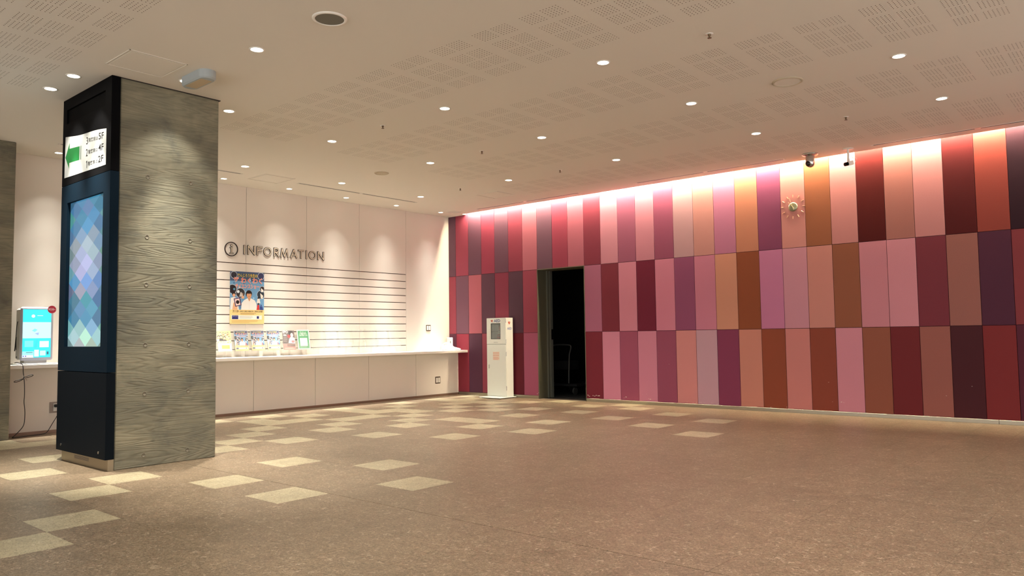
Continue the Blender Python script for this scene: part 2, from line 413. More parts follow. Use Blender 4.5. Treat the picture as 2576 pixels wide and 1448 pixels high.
# chipped paint near the floor
M_CHIP = mat('bare chipped plaster', (205, 190, 180), .8)
bm = bmesh.new()
chips = [(3.175, .10, .025), (3.20, .085, .015), (3.27, .098, .016), (3.30, .09, .02), (3.335, .102, .018), (3.37, .097, .022), (3.39, .10, .02), (3.895, .10, .016), (3.86, .085, .010),
 (4.33, .085, .02), (4.30, .09, .01), (4.26, .16, .006), (4.19, .15, .005), (4.44, .14, .005), (4.66, .62, .006), (2.15, .10, .02), (2.12, .08, .012), (7.13, .17, .014), (7.16, .165, .008), (7.02, .17, .006), (6.98, .42, .007),
 (8.33, .30, .008), (8.6, .42, .007), (6.42, .07, .01), (6.2, .06, .01), (4.86, .62, .005)] + [(4.9+random.random()*.55, .066+random.random()*.012, .005+random.random()*.004) for _ in range(14)]
for x, z, r in chips:
    n = 7; pts = []
    for i in range(n):
        a = 2*PI*i/n; rr = r*.75*(.3+.8*random.random()); pts.append(bm.verts.new((x+rr*1.3*math.cos(a), -.0006, z+rr*.6*math.sin(a))))
    bm.faces.new(pts)
tag(bm_obj('paint_chips', bm, M_CHIP, wb), kind='stuff')
# skirting on red wall
bm = bmesh.new()
for a, b in ((.24, DX0), (DX1, 8.85), (8.853, WX)): add_box(bm, (a, -.006, 0), (b, .012, BASE-.002), .0015)
struct(bm_obj('baseboard_back', bm, M_STEEL))
# ------------------------------------------------------------------ white wall (wall_left)
YJ = [0, -1.083, -2.125, -3.172, -4.228, -5.285, -6.34, -7.42]
LJ = [0, -1.062, -2.112, -3.162, -4.222, -5.28, -6.335, -7.42]
wl = struct(box('wall_left', (-.2, WY-.2, -.1), (-.012, .012, H+.02), M_GROOVE))
CT = .822
def wp(name, y0, y1, z0, z1, x1=0., x0=-.013, g=.0022, m=M_WHITE):
    bm = bmesh.new(); add_box(bm, (x0, y0+g, z0), (x1, y1-g, z1), .0012); return bm_obj(name, bm, m, wl)
GR = [2.199-.1268*k for k in range(11)]
for a, b in zip(YJ[1:], YJ[:-1]):
    if b == 0: wp('wall_panel', a, b, CT, H)
    elif a < -5.5: wp('wall_panel', a, b, CT, H, g=0)
    else:
        wp('wall_panel', a, b, GR[0]+.006, H)
        for k in range(10): wp('slat', a, b, GR[k+1]+.0062, GR[k]-.0062, g=.001)
        wp('slat', a, b, CT, GR[10]-.0055, g=.001)
wp('wall_panel', WY, -8.30, 0, H)
# aluminium channel lips in the slat grooves
bm = bmesh.new()
for z in GR: add_box(bm, (-.0115, -5.285, z-.0075), (-.006, -1.085, z-.0055))
bm_obj('slat_channel', bm, mat('bright groove lip', (190, 170, 150), .3, .8), wl)
# lower furred-out dado
DXF = .2293
dado = struct(box('trim_1', (-.012, -7.42, -.0), (DXF-.02, 0, .785), M_DARKLINE))
for a, b in zip(LJ[1:], LJ[:-1]):
    bm = bmesh.new(); add_box(bm, (DXF-.021, a+.0025, .036), (DXF, b-.0025, .785), .0012); bm_obj('dado_panel', bm, M_WHITE, dado)
struct(box('baseboard_left', (DXF-.021, -7.42, 0), (DXF-.003, 0, .036), M_SKIRT))
# worktop
ct = tag(box('counter', (-.001, -7.40, .778), (.481, -.001, CT), M_COUNTER, None, .003), 'long white counter shelf running under the leaflet wall to the coloured wall', 'counter')
# enclosing walls behind the camera
M_WALL = mat('plain lobby wall', (214, 200, 180), .8)
bm = bmesh.new(); add_box(bm, (WX, WY-.2, -.1), (WX+.2, .1, .1)); add_box(bm, (WX, WY-.2, 3.1), (WX+.2, .1, H+.3)); add_box(bm, (WX, -.4, .1), (WX+.2, .1, 3.1)); add_box(bm, (WX, WY-.2, .1), (WX+.2, WY+.4, 3.1))
struct(bm_obj('wall_right', bm, M_WALL))
bm = bmesh.new(); add_box(bm, (-.2, WY-.2, -.1), (WX, WY, .1)); add_box(bm, (-.2, WY-.2, 3.1), (WX, WY, H+.05)); add_box(bm, (-.2, WY-.2, .1), (.4, WY, 3.1)); add_box(bm, (WX-.4, WY-.2, .1), (WX, WY, 3.1))
struct(bm_obj('wall_front', bm, M_WALL))
bm = bmesh.new()
for k in range(9): add_box(bm, (WX+.06, -.43-k*1.64, .1), (WX+.12, -.37-k*1.64, 3.1))
struct(bm_obj('added_window_1', bm, M_TRIM))  # unseen window bars; opening added so sky light lifts ceiling and pillar
bm = bmesh.new()
for k in range(9): add_box(bm, (.37+k*1.65, WY-.12, .1), (.43+k*1.65, WY-.06, 3.1))
struct(bm_obj('added_window_2', bm, M_TRIM))  # second unseen opening, added to brighten the coloured wall and ceiling
# ------------------------------------------------------------------ doorway and store room
HD = Z1
bm = bmesh.new()
add_box(bm, (DX0-.004, -.008, 0), (DX0+.006, .36, HD)); add_box(bm, (DX1-.006, -.008, 0), (DX1+.004, .36, HD)); add_box(bm, (DX0, -.008, HD-.010), (DX1, .36, HD+.003))
dr = struct(bm_obj('door_1', bm, M_JAMB))
bm = bmesh.new(); add_box(bm, (DX0+.006, .235, 0), (DX0+.03, .25, HD-.01)); add_box(bm, (DX0+.006, .30, 0), (DX0+.045, .36, HD-.01)); bm_obj('door_track', bm, mat('grey rail', (120, 122, 112), .4, .5), dr)
box('door_stop', (DX0+.045, .31, 1.00), (DX0+.065, .36, 1.18), M_BLACK2, dr)
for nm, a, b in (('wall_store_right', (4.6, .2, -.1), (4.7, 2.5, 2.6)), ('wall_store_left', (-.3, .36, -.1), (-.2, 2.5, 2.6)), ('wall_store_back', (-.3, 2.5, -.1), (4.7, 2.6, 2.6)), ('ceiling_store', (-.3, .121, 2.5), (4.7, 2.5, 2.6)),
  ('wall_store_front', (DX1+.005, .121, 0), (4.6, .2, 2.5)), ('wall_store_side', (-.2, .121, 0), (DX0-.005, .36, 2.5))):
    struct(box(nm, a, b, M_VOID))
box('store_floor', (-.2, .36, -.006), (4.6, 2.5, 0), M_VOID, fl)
M_TROL = mat('dull trolley steel', (92, 92, 90), .5, .4); M_DARKG = mat('dark grey board', (30, 30, 32), .6)
tr = thing('platform_trolley', (1.96, 1.25, 0), 'dark flat platform trolley with hooped handle inside the unlit doorway', 'trolley')
tube('handle', [(-.30, -.25, .2), (-.30, -.25, .84), (-.26, -.25, .90), (.08, -.25, .90), (.16, -.25, .88), (.14, -.25, .80), (.10, -.25, .70), (.09, -.25, .2)], .014, M_TROL, tr)
box('platform', (-.40, -.30, .15), (.30, .45, .19), M_DARKG, tr, .006)
box('crate', (-.28, -.2, .44), (.06, .1, .60), M_DARKG, tr, .006)
box('crate', (-.28, -.2, .19), (.06, .1, .43), M_BLACK2, tr, .006)
for sx in (-.32, .22):
    for sy in (-.24, .38):
        cyl('wheel', (sx, sy, .065), .065, .065, .03, M_TROL, tr, 'X', 16)
cb = thing('cabinet', (3.3, 2.1, 0), 'low dark cabinet against the back of the unlit store room', 'cabinet')
box('body', (-.4, -.25, .08), (.4, .25, .95), M_DARKG, cb, .005); box('plinth', (-.38, -.22, 0), (.38, .22, .08), M_BLACK2, cb); box('door', (-.39, -.262, .1), (-.005, -.25, .93), M_DARKG, cb, .002); box('door', (.005, -.262, .1), (.39, -.25, .93), M_DARKG, cb, .002)

# ------------------------------------------------------------------ pillars
def pillar(name, x0, x1, y0, y1, label, holes):
    o = struct(thing(name, (x0, y0, 0), label, 'pillar'));
    del o['category']
    bm = bmesh.new(); add_box(bm, (0, 0, 0), (x1-x0, y1-y0, H), .006); bm_obj('shaft', bm, M_CONC, o)
    for y, z in holes:
        lathe('tie_hole', [(.0, .0006), (.0135, .0006), (.0145, .0022), (.0175, .0022), (.0190, .0004)], mat('tie hole plug', (112, 106, 90), .7), o, 16, T(x1-x0, y-y0, z) @ Matrix.Rotation(PI/2, 4, 'Y'))
    return o
HZ = [(2.516), (1.985), (1.568), (1.045), (.623), (.097)]
p1 = pillar('trim_2', 2.60, 3.63, -7.52, -6.625, 'square board-marked concrete pillar with black sign casing', [(y, z) for z in HZ for y in (-7.279, -6.891)])
p2 = pillar('trim_3', 0, .54, -8.30, -7.40, 'grey board-marked concrete pillar at the left edge', [(-7.79, z) for z in HZ])
bm = bmesh.new(); add_box(bm, (-.012, -.012, H-.006), (1.042, .907, H-.0005)); bm_obj('shadow_gap', bm, M_DARKLINE, p1)

# signage casing on pillar
sg = thing('sign_tower', (2.55, -7.60, 0), 'tall black sign casing with a lit display fixed to the concrete pillar', 'sign')
SW = 1.095
bm = bmesh.new(); add_box(bm, (0, .0, .095), (SW, .072, .812), .002); bm_obj('lower_panel', bm, mat('black steel with painted screen glow', (7, 15, 22), .65, spec=.08), sg)  # blue cast of the screen's glow painted into the black panel
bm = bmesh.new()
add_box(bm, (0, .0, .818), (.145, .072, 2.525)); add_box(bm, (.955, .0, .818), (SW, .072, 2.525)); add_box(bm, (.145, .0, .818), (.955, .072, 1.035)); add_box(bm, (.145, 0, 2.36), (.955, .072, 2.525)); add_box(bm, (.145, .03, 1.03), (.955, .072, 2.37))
bm_obj('display_surround', bm, mat('dark surround with painted screen glow', (5, 25, 38), .6, spec=.08), sg)  # screen glow painted in as an even navy tint
bm = bmesh.new()
add_box(bm, (0, 0, 2.529), (SW, .072, 3.11)); add_box(bm, (0, 0, 3.245), (SW, .072, H-.001)); add_box(bm, (0, 0, 3.11), (.09, .072, 3.245)); add_box(bm, (.965, 0, 3.11), (SW, .072, 3.245)); add_box(bm, (.09, .02, 3.11), (.965, .072, 3.245))
bm_obj('upper_panel', bm, M_BLACK, sg)
box('grille', (.095, .012, 3.115), (.96, .02, 3.24), M_BLACK2, sg)
box('plinth', (.055, .03, 0), (1.075, .078, .094), mat('stained steel plinth', (150, 136, 112), .38, .75), sg, .001)
bm = bmesh.new()
for k in range(4): add_box(bm, (.36, .0285, .045+k*.008), (.68, .031, .049+k*.008))
bm_obj('vent', bm, mat('dark vent slots', (90, 80, 70), .6), sg)
for x in (.125, .965): cyl('lock', (x, -.002, .148), .012, .012, .006, M_CHROME, sg, 'Y', 16)
# lit display: rows of diamonds in blues
P = Print(0)
U0, U1, V0, V1 = .145, .955, 1.035, 2.36
rowsc = [(92,150,190),(72,150,196),(70,148,200),(148,166,216),(176,194,222),(196,206,226),(202,206,232),(190,202,226),(118,172,232),(164,164,202),(84,150,186),(96,168,206),(92,164,196),(160,208,220),(202,238,236),(182,204,198)]
edc = [(58,102,130),(86,150,160),(60,120,160),(84,130,150),(100,140,150),(110,150,150),(96,140,150),(110,160,160),(70,130,180),(90,120,150),(50,110,140),(60,120,150),(60,120,150),(110,170,180),(140,190,190),(110,140,140)]
nr = 16; rh = (V1-V0)/nr; nc = 3; cw = (U1-U0)/nc
random.seed(11)
def mixcol(a, b, t): return tuple(a[i]*(1-t)+b[i]*t for i in range(3))
def cellcol(r, x):
    r = max(0, min(15, r)); t = min(1, abs(x-.47)*2.1)**1.5; c = mixcol(rowsc[r], edc[r], t)
    return tuple(max(0, min(255, v+random.uniform(-13, 13))) for v in c)
cache = {}
def ck(k, r, x):
    if k not in cache: cache[k] = cellcol(r, x)
    return cache[k]
for r in range(nr):
    for c in range(nc):
        u = U0+c*cw; vt = V1-r*rh; vb = vt-rh; um = u+cw/2
        # up and down triangles forming diamonds across rows
        if r % 2 == 0:
            P._add([(u, vb), (u+cw, vb), (um, vt)], [(0, 1, 2)], ck(('d', c, r+1), r, (c+.5)/nc))
            P._add([(u, vb), (um, vt), (u, vt)], [(0, 1, 2)], ck(('e', c, r), r, c/nc)); P._add([(u+cw, vb), (u+cw, vt), (um, vt)], [(0, 1, 2)], ck(('e', c+1, r), r, (c+1)/nc))
        else:
            P._add([(u, vt), (um, vb), (u+cw, vt)], [(0, 1, 2)], ck(('d', c, r), r, (c+.5)/nc))
            P._add([(u, vt), (u, vb), (um, vb)], [(0, 1, 2)], ck(('e', c, r+1), r, c/nc)); P._add([(u+cw, vt), (um, vb), (u+cw, vb)], [(0, 1, 2)], ck(('e', c+1, r+1), r, (c+1)/nc))
P.build('display', M_SCREEN, sg, T(0, .029, 0) @ FACE_NY)
# paper notice taped on the casing
nt = thing('direction_notice', (2.61, -7.601, 2.60), 'white paper floor guide with a green left arrow on the black casing', 'notice')
P = Print(.00008)
def quadmap(u, v):  # 0..1 -> trapezoid of the slightly skewed sheet
    bl, br, tr_, tl = Vector((0, .005)), Vector((.94, -.012)), Vector((.94, .302)), Vector((.008, .388))
    a = bl.lerp(br, u); b = tl.lerp(tr_, u); return a.lerp(b, v)
N = 16; pts = [quadmap(i/N, 0) for i in range(N+1)] + [quadmap(1-i/N, 1)+Vector((0, .006*math.sin(i/N*PI*2.3))) for i in range(N+1)]
P.layer(); P._add([tuple(p) for p in pts], [tuple(range(len(pts)))], (204, 207, 202))
P.poly([tuple(quadmap(u, v)) for u, v in ((.012, .50), (.115, .20), (.115, .345), (.37, .345), (.37, .70), (.115, .70), (.115, .85))], (26, 122, 58))
for u in (.382, .398, .41): P.poly([tuple(quadmap(a, b)) for a, b in ((u, .345), (u+.006, .345), (u+.006, .70), (u, .70))], (40, 100, 60))
P.poly([tuple(quadmap(a, b)) for a, b in ((.468, .02), (.47, .02), (.47, .98), (.468, .98))], (206, 212, 216))
def mapped_text(s, uc, vc, size, col, w):
    vs, fs = text_geo(s, 1.0, .006)
    x0 = min(p[0] for p in vs); x1 = max(p[0] for p in vs); y0 = min(p[1] for p in vs); y1 = max(p[1] for p in vs)
    P.layer(); P._add([tuple(quadmap(uc+((p[0]-(x0+x1)/2)/(x1-x0))*w, vc+((p[1]-(y0+y1)/2)/(y1-y0))*size)) for p in vs], fs, col)
for vc, a, b in ((.81, '3', '5F'), (.50, '2', '4F'), (.19, '1', '2F')):
    if a == '1': P.poly([tuple(quadmap(.555+x, vc-.02+y*.19)) for x, y in ((.002, -.5), (.013, -.5), (.013, .5), (.004, .5), (-.012, .36), (-.012, .26), (.002, .34))], (28, 28, 30))
    else: mapped_text(a, .555, vc-.02, .19, (28, 28, 30), .042)
    mapped_text('階客席は', .70, vc-.015, .115, (60, 60, 62), .22); mapped_text(b, .885, vc+.02, .18, (28, 28, 30), .115)
P.build('sheet', M_PRINT, nt, FACE_NY)

# ------------------------------------------------------------------ INFORMATION lettering
M_LET = mat('dark bronze letter rim', (30, 20, 18), .4, .3); M_LETF = mat('cream letter face', (222, 208, 184), .5)
isg = thing('information_sign', (0, -4.467, 2.40), 'raised INFORMATION letters and round i symbol above the leaflet rack', 'sign')
def ring_bm(bm, cy, cz, r, t, x0, x1, seg=40, a0=0, a1=2*PI, rz=None):
    full = abs(a1-a0-2*PI) < 1e-6; rz = rz or r
    n = seg; prev = None; first = None
    for i in range(n+(0 if full else 1)):
        a = a0+(a1-a0)*i/n; c, s = math.cos(a), math.sin(a)
        q = [bm.verts.new((x, cy+(r+d)*c, cz+(rz+d)*s)) for x, d in ((x0, -t), (x1, -t), (x1, t), (x0, t))]
        if prev:
            for k in range(4): bm.faces.new((prev[k], prev[(k+1) % 4], q[(k+1) % 4], q[k]))
        else: first = q
        prev = q
    if full:
        for k in range(4): bm.faces.new((prev[k], prev[(k+1) % 4], first[(k+1) % 4], first[k]))
def seg_bm(bm, p, q, t, x0, x1, ext):
    p, q = Vector(p), Vector(q); d = (q-p).normalized(); nrm = Vector((-d.y, d.x)); p = p-d*ext; q = q+d*ext
    c = [p+nrm*t, q+nrm*t, q-nrm*t, p-nrm*t]
    A = [bm.verts.new((x0, v.x, v.y)) for v in c]; B = [bm.verts.new((x1, v.x, v.y)) for v in c]
    bm.faces.new(A); bm.faces.new(B[::-1])
    for k in range(4): bm.faces.new((A[k], B[k], B[(k+1) % 4], A[(k+1) % 4]))
LH = .130; zb = 2.338-2.40+.003
GL = {'I': (0, [((0, 0), (0, 1))], []), 'N': (.105, [((0, 0), (0, 1)), ((0, 1), (1, 0)), ((1, 0), (1, 1))], []), 'F': (.075, [((0, 0), (0, 1)), ((0, 1), (1, 1)), ((0, .53), (.9, .53))], []),
 'O': (.115, [], 'O'), 'R': (.075, [((0, 0), (0, 1)), ((0, 1), (.45, 1)), ((0, .48), (.45, .48)), ((.35, .48), (1, 0))], 'R'), 'M': (.125, [((0, 0), (.16, 1)), ((.16, 1), (.5, .05)), ((.5, .05), (.84, 1)), ((.84, 1), (1, 0))], []),
 'A': (.105, [((0, 0), (.5, 1)), ((.5, 1), (1, 0)), ((.2, .33), (.8, .33))], []), 'T': (.09, [((.5, 0), (.5, 1)), ((0, 1), (1, 1))], [])}
starts = [('I', -4.260), ('N', -4.200), ('F', -4.043), ('O', -3.930), ('R', -3.757), ('M', -3.643), ('A', -3.467), ('T', -3.328), ('I', -3.182), ('O', -3.130), ('N', -2.963)]
for ch, y0 in starts:
    wd, segs, ex = GL[ch]
    for part, t, xa, xb, mm, nm in ((0, .0125, .0, .012, M_LET, 'letter'), (1, .0068, .012, .0135, M_LETF, 'face')):
        bm = bmesh.new(); oy = y0+4.467
        ins = 0 if part == 0 else .0
        for q_, (p, q) in enumerate(segs): seg_bm(bm, (oy+p[0]*wd, zb+.006+p[1]*(LH-.012)), (oy+q[0]*wd, zb+.006+q[1]*(LH-.012)), t, xa, xb+q_*.0002, t*.9)
        if ex == 'O': ring_bm(bm, oy+.0575, zb+LH/2, .0575, t, xa, xb)
        if ex == 'R': ring_bm(bm, oy+.036, zb+.006+.74*(LH-.012), .030, t, xa, xb+.001, 16, -PI/2, PI/2)
        bmesh.ops.recalc_face_normals(bm, faces=bm.faces)
        o = bm_obj(nm, bm, mm, isg if part == 0 else base)
        if part == 0: base = o
bm = bmesh.new(); ring_bm(bm, 0, 0, .100, .0055, 0, .012, 48); bmesh.ops.recalc_face_normals(bm, faces=bm.faces); bm_obj('ring', bm, M_LET, isg)
for part, t, xa, xb, mm in ((0, .0095, 0, .012, M_LET), (1, .0045, .012, .0135, M_LETF)):
    bm = bmesh.new()
    seg_bm(bm, (.004, -.055), (.004, .022), t+.003, xa, xb, 0 if part else .004); seg_bm(bm, (-.018, .022), (.004, .022), t-.002, xa, xb+.0002, t*.6); seg_bm(bm, (-.022, -.060), (.030, -.060), t-.002, xa, xb+.0004, t*.6)
    c = .018 if part == 0 else .012
    ring_bm(bm, .003, .052, c/2, c/2, xa, xb, 20)
    bmesh.ops.recalc_face_normals(bm, faces=bm.faces); bm_obj('symbol', bm, mm, isg)

# ------------------------------------------------------------------ poster artwork
def coat_man(P, u, v, s):
    """dark haired figure in a white coat, raised hand; s = head height"""
    P.poly([(u-1.25*s, v-2.9*s), (u-1.15*s, v-1.2*s), (u-.75*s, v-.75*s), (u-.2*s, v-.45*s), (u+.3*s, v-.45*s), (u+.95*s, v-.75*s), (u+1.25*s, v-1.3*s), (u+1.35*s, v-2.9*s)], (236, 232, 224))
    P.poly([(u-.2*s, v-.45*s), (u+.3*s, v-.45*s), (u+.08*s, v-.95*s)], (206, 150, 110))
    P.circ(u, v+.18*s, .50*s, (26, 20, 20), .52*s); P.circ(u+.03*s, v-.02*s, .37*s, (214, 156, 112), .47*s)
    P.poly([(u-.42*s, v+.2*s), (u+.42*s, v+.2*s), (u+.35*s, v+.5*s), (u-.35*s, v+.5*s)], (26, 20, 20))
    P.rect(u-.12*s, v-.24*s, u+.18*s, v-.20*s, (150, 70, 60))
    P.rect(u-.2*s, v+.04*s, u-.08*s, v+.08*s, (50, 34, 30)); P.rect(u+.14*s, v+.04*s, u+.26*s, v+.08*s, (50, 34, 30))
    P.circ(u-.95*s, v-.35*s, .22*s, (220, 168, 130)); P.rect(u-1.0*s, v-.3*s, u-.92*s, v+.25*s, (220, 168, 130))
    P.rect(u+.05*s, v-2.9*s, u+.07*s, v-1.0*s, (190, 186, 180))
def science(P, W, Hh, big=True):
    P.lim = (W, Hh)
    P.rect(0, 0, W, Hh, (238, 208, 140))
    b = .27*Hh
    P.rect(0, b, W, Hh, (108, 158, 196)); P.rect(0, .82*Hh, W, Hh, (58, 84, 118))
    random.seed(3)
    for _ in range(26): P.circ(.03*W+random.random()*.94*W, b+.03*Hh+random.random()*.6*Hh, (.01+.03*random.random())*W, random.choice([(150, 196, 224), (72, 118, 160), (196, 220, 232), (84, 130, 172)]), n=10)
    for u, v, r, c in ((.11, .93, .085, (34, 40, 52)), (.9, .93, .09, (40, 54, 92)), (.07, .66, .115, (18, 20, 28)), (.30, .59, .125, (38, 40, 44)), (.90, .57, .11, (30, 48, 60)), (.94, .68, .07, (40, 30, 30))):
        P.circ(u*W, v*Hh, (r+.012)*W, (190, 204, 212)); P.circ(u*W, v*Hh, r*W, c)
    P.circ(.235*W, .615*Hh, .04*W, (226, 236, 240)); P.poly([(.27*W, .52*Hh), (.37*W, .52*Hh), (.34*W, .60*Hh), (.30*W, .61*Hh)], (196, 192, 184)); P.circ(.12*W, .66*Hh, .03*W, (90, 150, 180))
    P.poly([(.88*W, .60*Hh), (.97*W, .55*Hh), (.95*W, .49*Hh), (.90*W, .50*Hh)], (226, 220, 206)); P.poly([(.90*W, .70*Hh), (.98*W, .66*Hh), (.96*W, .62*Hh), (.91*W, .62*Hh)], (230, 226, 216))
    P.circ(.83*W, .50*Hh, .03*W, (30, 24, 24)); P.poly([(.77*W, .40*Hh), (.89*W, .40*Hh), (.86*W, .49*Hh), (.80*W, .49*Hh)], (228, 224, 216))
    # small assistant with framed picture
    P.circ(.11*W, .565*Hh, .055*W, (26, 20, 20)); P.circ(.115*W, .545*Hh, .042*W, (218, 164, 128)); P.poly([(.01*W, b), (.02*W, .49*Hh), (.11*W, .51*Hh), (.2*W, .49*Hh), (.26*W, b)], (232, 226, 216))
    P.poly([(.07*W, b), (.10*W, .40*Hh), (.2*W, .44*Hh), (.22*W, b)], (222, 170, 130))
    coat_man(P, .545*W, .555*Hh, .185*W)
    P.rect(0, 0, W, b, (238, 208, 140))
    P.poly([(.155*W, .325*Hh), (.335*W, .355*Hh), (.29*W, .505*Hh), (.105*W, .48*Hh)], (66, 52, 92)); P.poly([(.175*W, .345*Hh), (.30*W, .365*Hh), (.265*W, .485*Hh), (.135*W, .465*Hh)], (236, 208, 200)); P.circ(.22*W, .415*Hh, .05*W, (14, 8, 12))
    P.poly([(.77*W, b), (.80*W, .37*Hh), (.85*W, .37*Hh), (.86*W, b)], (196, 54, 50)); P.circ(.83*W, .39*Hh, .022*W, (40, 26, 26))
    P.poly([(.88*W, b), (.87*W, .34*Hh), (.95*W, .34*Hh), (.97*W, b)], (46, 66, 128)); P.circ(.91*W, .36*Hh, .022*W, (60, 84, 140))
    # headings
    P.text('でんじろう先生の', .50*W, .925*Hh, .10*W, (244, 222, 90), .001*W, .58*W, ((24, 22, 30), .004*W))
    P.text('わくわく', .62*W, .825*Hh, .17*W, (236, 92, 66), .001*W, .62*W, ((250, 226, 206), .0045*W)); P.text('ザ', .17*W, .84*Hh, .14*W, (222, 92, 66), .001*W, .15*W, ((250, 226, 206), .0045*W))
    P.text('サイエンスショー', .50*W, .715*Hh, .13*W, (226, 90, 66), .001*W, .70*W, ((250, 226, 206), .0045*W))
    P.text('7/19', .16*W, .235*Hh, .085*W, (60, 44, 20), .001*W, .17*W); P.text('LINE CUBE SHIBUYA（渋谷公会堂）', .62*W, .238*Hh, .05*W, (40, 30, 20), .0008*W, .68*W)
    if big: P.lines(.30*W, .86*W, .205*Hh, 2, .014*Hh, .005*Hh, (120, 96, 60))
    P.rect(.04*W, .085*Hh, .93*W, .165*Hh, (240, 236, 222)); P.rect(.06*W, .09*Hh, .24*W, .16*Hh, (30, 40, 104)); P.rect(.78*W, .10*Hh, .845*W, .15*Hh, (30, 40, 104))
    if big:
        P.text('チケット', .15*W, .14*Hh, .03*W, (220, 224, 236), 0, .14*W); P.lines(.27*W, .72*W, .15*Hh, 3, .018*Hh, .004*Hh, (130, 126, 120))
    P.lines(.05*W, .90*W, .065*Hh, 3, .018*Hh, .005*Hh, (196, 160, 96), .4)
def sheet(name, W, Hh, art, parent, mw, m=M_PRINT):
    box('paper', (0, 0, -.0012), (W, Hh, -.0001), mat('white paper', (236, 232, 222), .6), parent, 0, mw)
    P = Print(.00006); art(P); return P.build('artwork', m, parent, mw)
po = thing('science_show_poster', (.006, -4.483, 1.305), 'large blue and yellow science show poster pinned on the slatted wall', 'poster')
sheet('poster', .556, .772, lambda P: science(P, .556, .772), po, FACE_X)
for y, z in ((.012, .002), (.545, .002), (.012, .765), (.545, .765)):
    bm = bmesh.new(); add_box(bm, (-.004, y-.012, z-.022), (.010, y+.012, z+.010), .003); bm_obj('clip', bm, M_ACRYL, po)

# ------------------------------------------------------------------ leaflet holders + leaflets
TILT = math.atan2(.055, .30)
def holder():
    o = thing('leaflet_holder', (0, 0, 0), 'x', 'leaflet holder', 'clear leaflet holders along the slatted wall')
    R_ = Matrix.Translation((.098, 0, .905)) @ Matrix.Rotation(-TILT, 4, 'Y')
    bm = bmesh.new(); add_box(bm, (-.003, -.113, 0), (0, .113, .315), .001); add_box(bm, (0, -.113, 0), (.022, .113, .003), 0)
    bm_obj('back_plate', bm, M_ACRYL, o, R_)
    bm = bmesh.new(); add_box(bm, (.020, -.113, 0), (.0225, .113, .10), 0); bm_obj('front_lip', bm, M_ACRYL, o, R_)
    for s in (-1, 1):
        bm = bmesh.new(); add_box(bm, (0, s*.113-.0015, 0), (.022, s*.113+.0015, .13), 0); bm_obj('side', bm, M_ACRYL, o, R_)
    for z in (1.188, 1.058, .931):
        for y in (-.09, .09): box('hook', (-.006, y-.012, z-.006), (.012 if z > 1.1 else .06, y+.012, z+.004), M_ACRYL, o, .001)
    bm = bmesh.new(); add_box(bm, (.085, -.014, CT+.0005), (.097, .014, .915), .001); bm_obj('support_foot', bm, M_ACRYL, o)
    return o
h0 = holder()
ys = [-4.60+.265*k for k in range(13)]
ltxt = ['clear acrylic leaflet holder beside the pillar, holding the green cast flyer', 'clear acrylic leaflet holder carrying the blue show flyer nearest the pillar', 'clear acrylic leaflet holder carrying the middle of three blue show flyers', 'clear acrylic leaflet holder carrying the blue flyer next to the dark flyer', 'clear acrylic leaflet holder carrying the dark concert flyer', 'clear acrylic leaflet holder carrying the green bordered flyer']
od = ['first', 'second', 'third', 'fourth', 'fifth', 'sixth', 'seventh']
for k, y in enumerate(ys):
    o = h0 if k == 0 else copy_tree(h0)
    o.location = (0, y, 0)
    o['label'] = ltxt[k] if k < 6 else 'empty clear acrylic leaflet holder, %s to the right of the green flyer' % od[k-6]
def flyer(name, y, art, label, group, W=.212, Hh=.298, dy=0):
    o = thing(name, (.1005, y, .909), label, 'flyer', group)
    mw = Matrix.Rotation(-TILT, 4, 'Y') @ T(.004, -W/2, 0) @ FACE_X
    box('paper', (0, 0, -.003), (W, Hh, -.0001), mat('white paper', (236, 232, 222), .6), o, 0, mw)
    P = Print(.00006); art(P)
    P.c = [tuple(v*.90+.07 for v in c) for c in P.c]     # glare of the clear holders mixed into the print colours as pale haze
    P.build('artwork', M_PRINT, o, mw)
def art_green(P):
    W, Hh = .212, .298
    P.rect(0, 0, W, Hh, (168, 186, 128)); random.seed(5)
    for u, v in ((.25, .9), (.45, .88), (.62, .86), (.78, .9), (.72, .76), (.85, .7), (.9, .58), (.58, .74)):
        P.circ(u*W, v*Hh, .06*W, (96, 70, 52), n=10); P.circ(u*W, (v-.015)*Hh, .042*W, (224, 196, 160), n=10); P.rect((u-.05)*W, (v-.09)*Hh, (u+.05)*W, (v-.045)*Hh, random.choice([(196, 170, 110), (150, 60, 50), (226, 214, 190)]))
    for u, v, c in ((.1, .68, (210, 200, 190)), (.28, .70, (40, 38, 44)), (.52, .64, (60, 44, 44))):
        P.poly([((u-.16)*W, .5*Hh), ((u-.12)*W, (v-.08)*Hh), ((u+.12)*W, (v-.08)*Hh), ((u+.16)*W, .5*Hh)], c); P.circ(u*W, (v+.02)*Hh, .11*W, (40, 28, 24), n=14); P.circ(u*W, v*Hh, .085*W, (226, 170, 146), n=14)
    P.rect(0, 0, W, .5*Hh, (236, 232, 214)); P.rect(.03*W, .39*Hh, .97*W, .49*Hh, (232, 224, 80)); P.text('みんなの音楽会', .5*W, .44*Hh, .028, (250, 250, 236), .001, .85*W)
    P.rect(.28*W, .12*Hh, .85*W, .30*Hh, (240, 226, 40)); P.lines(.35*W, .8*W, .25*Hh, 3, .04*Hh, .010*Hh, (176, 150, 40)); P.lines(.04*W, .24*W, .3*Hh, 5, .05*Hh, .01*Hh, (170, 176, 150))
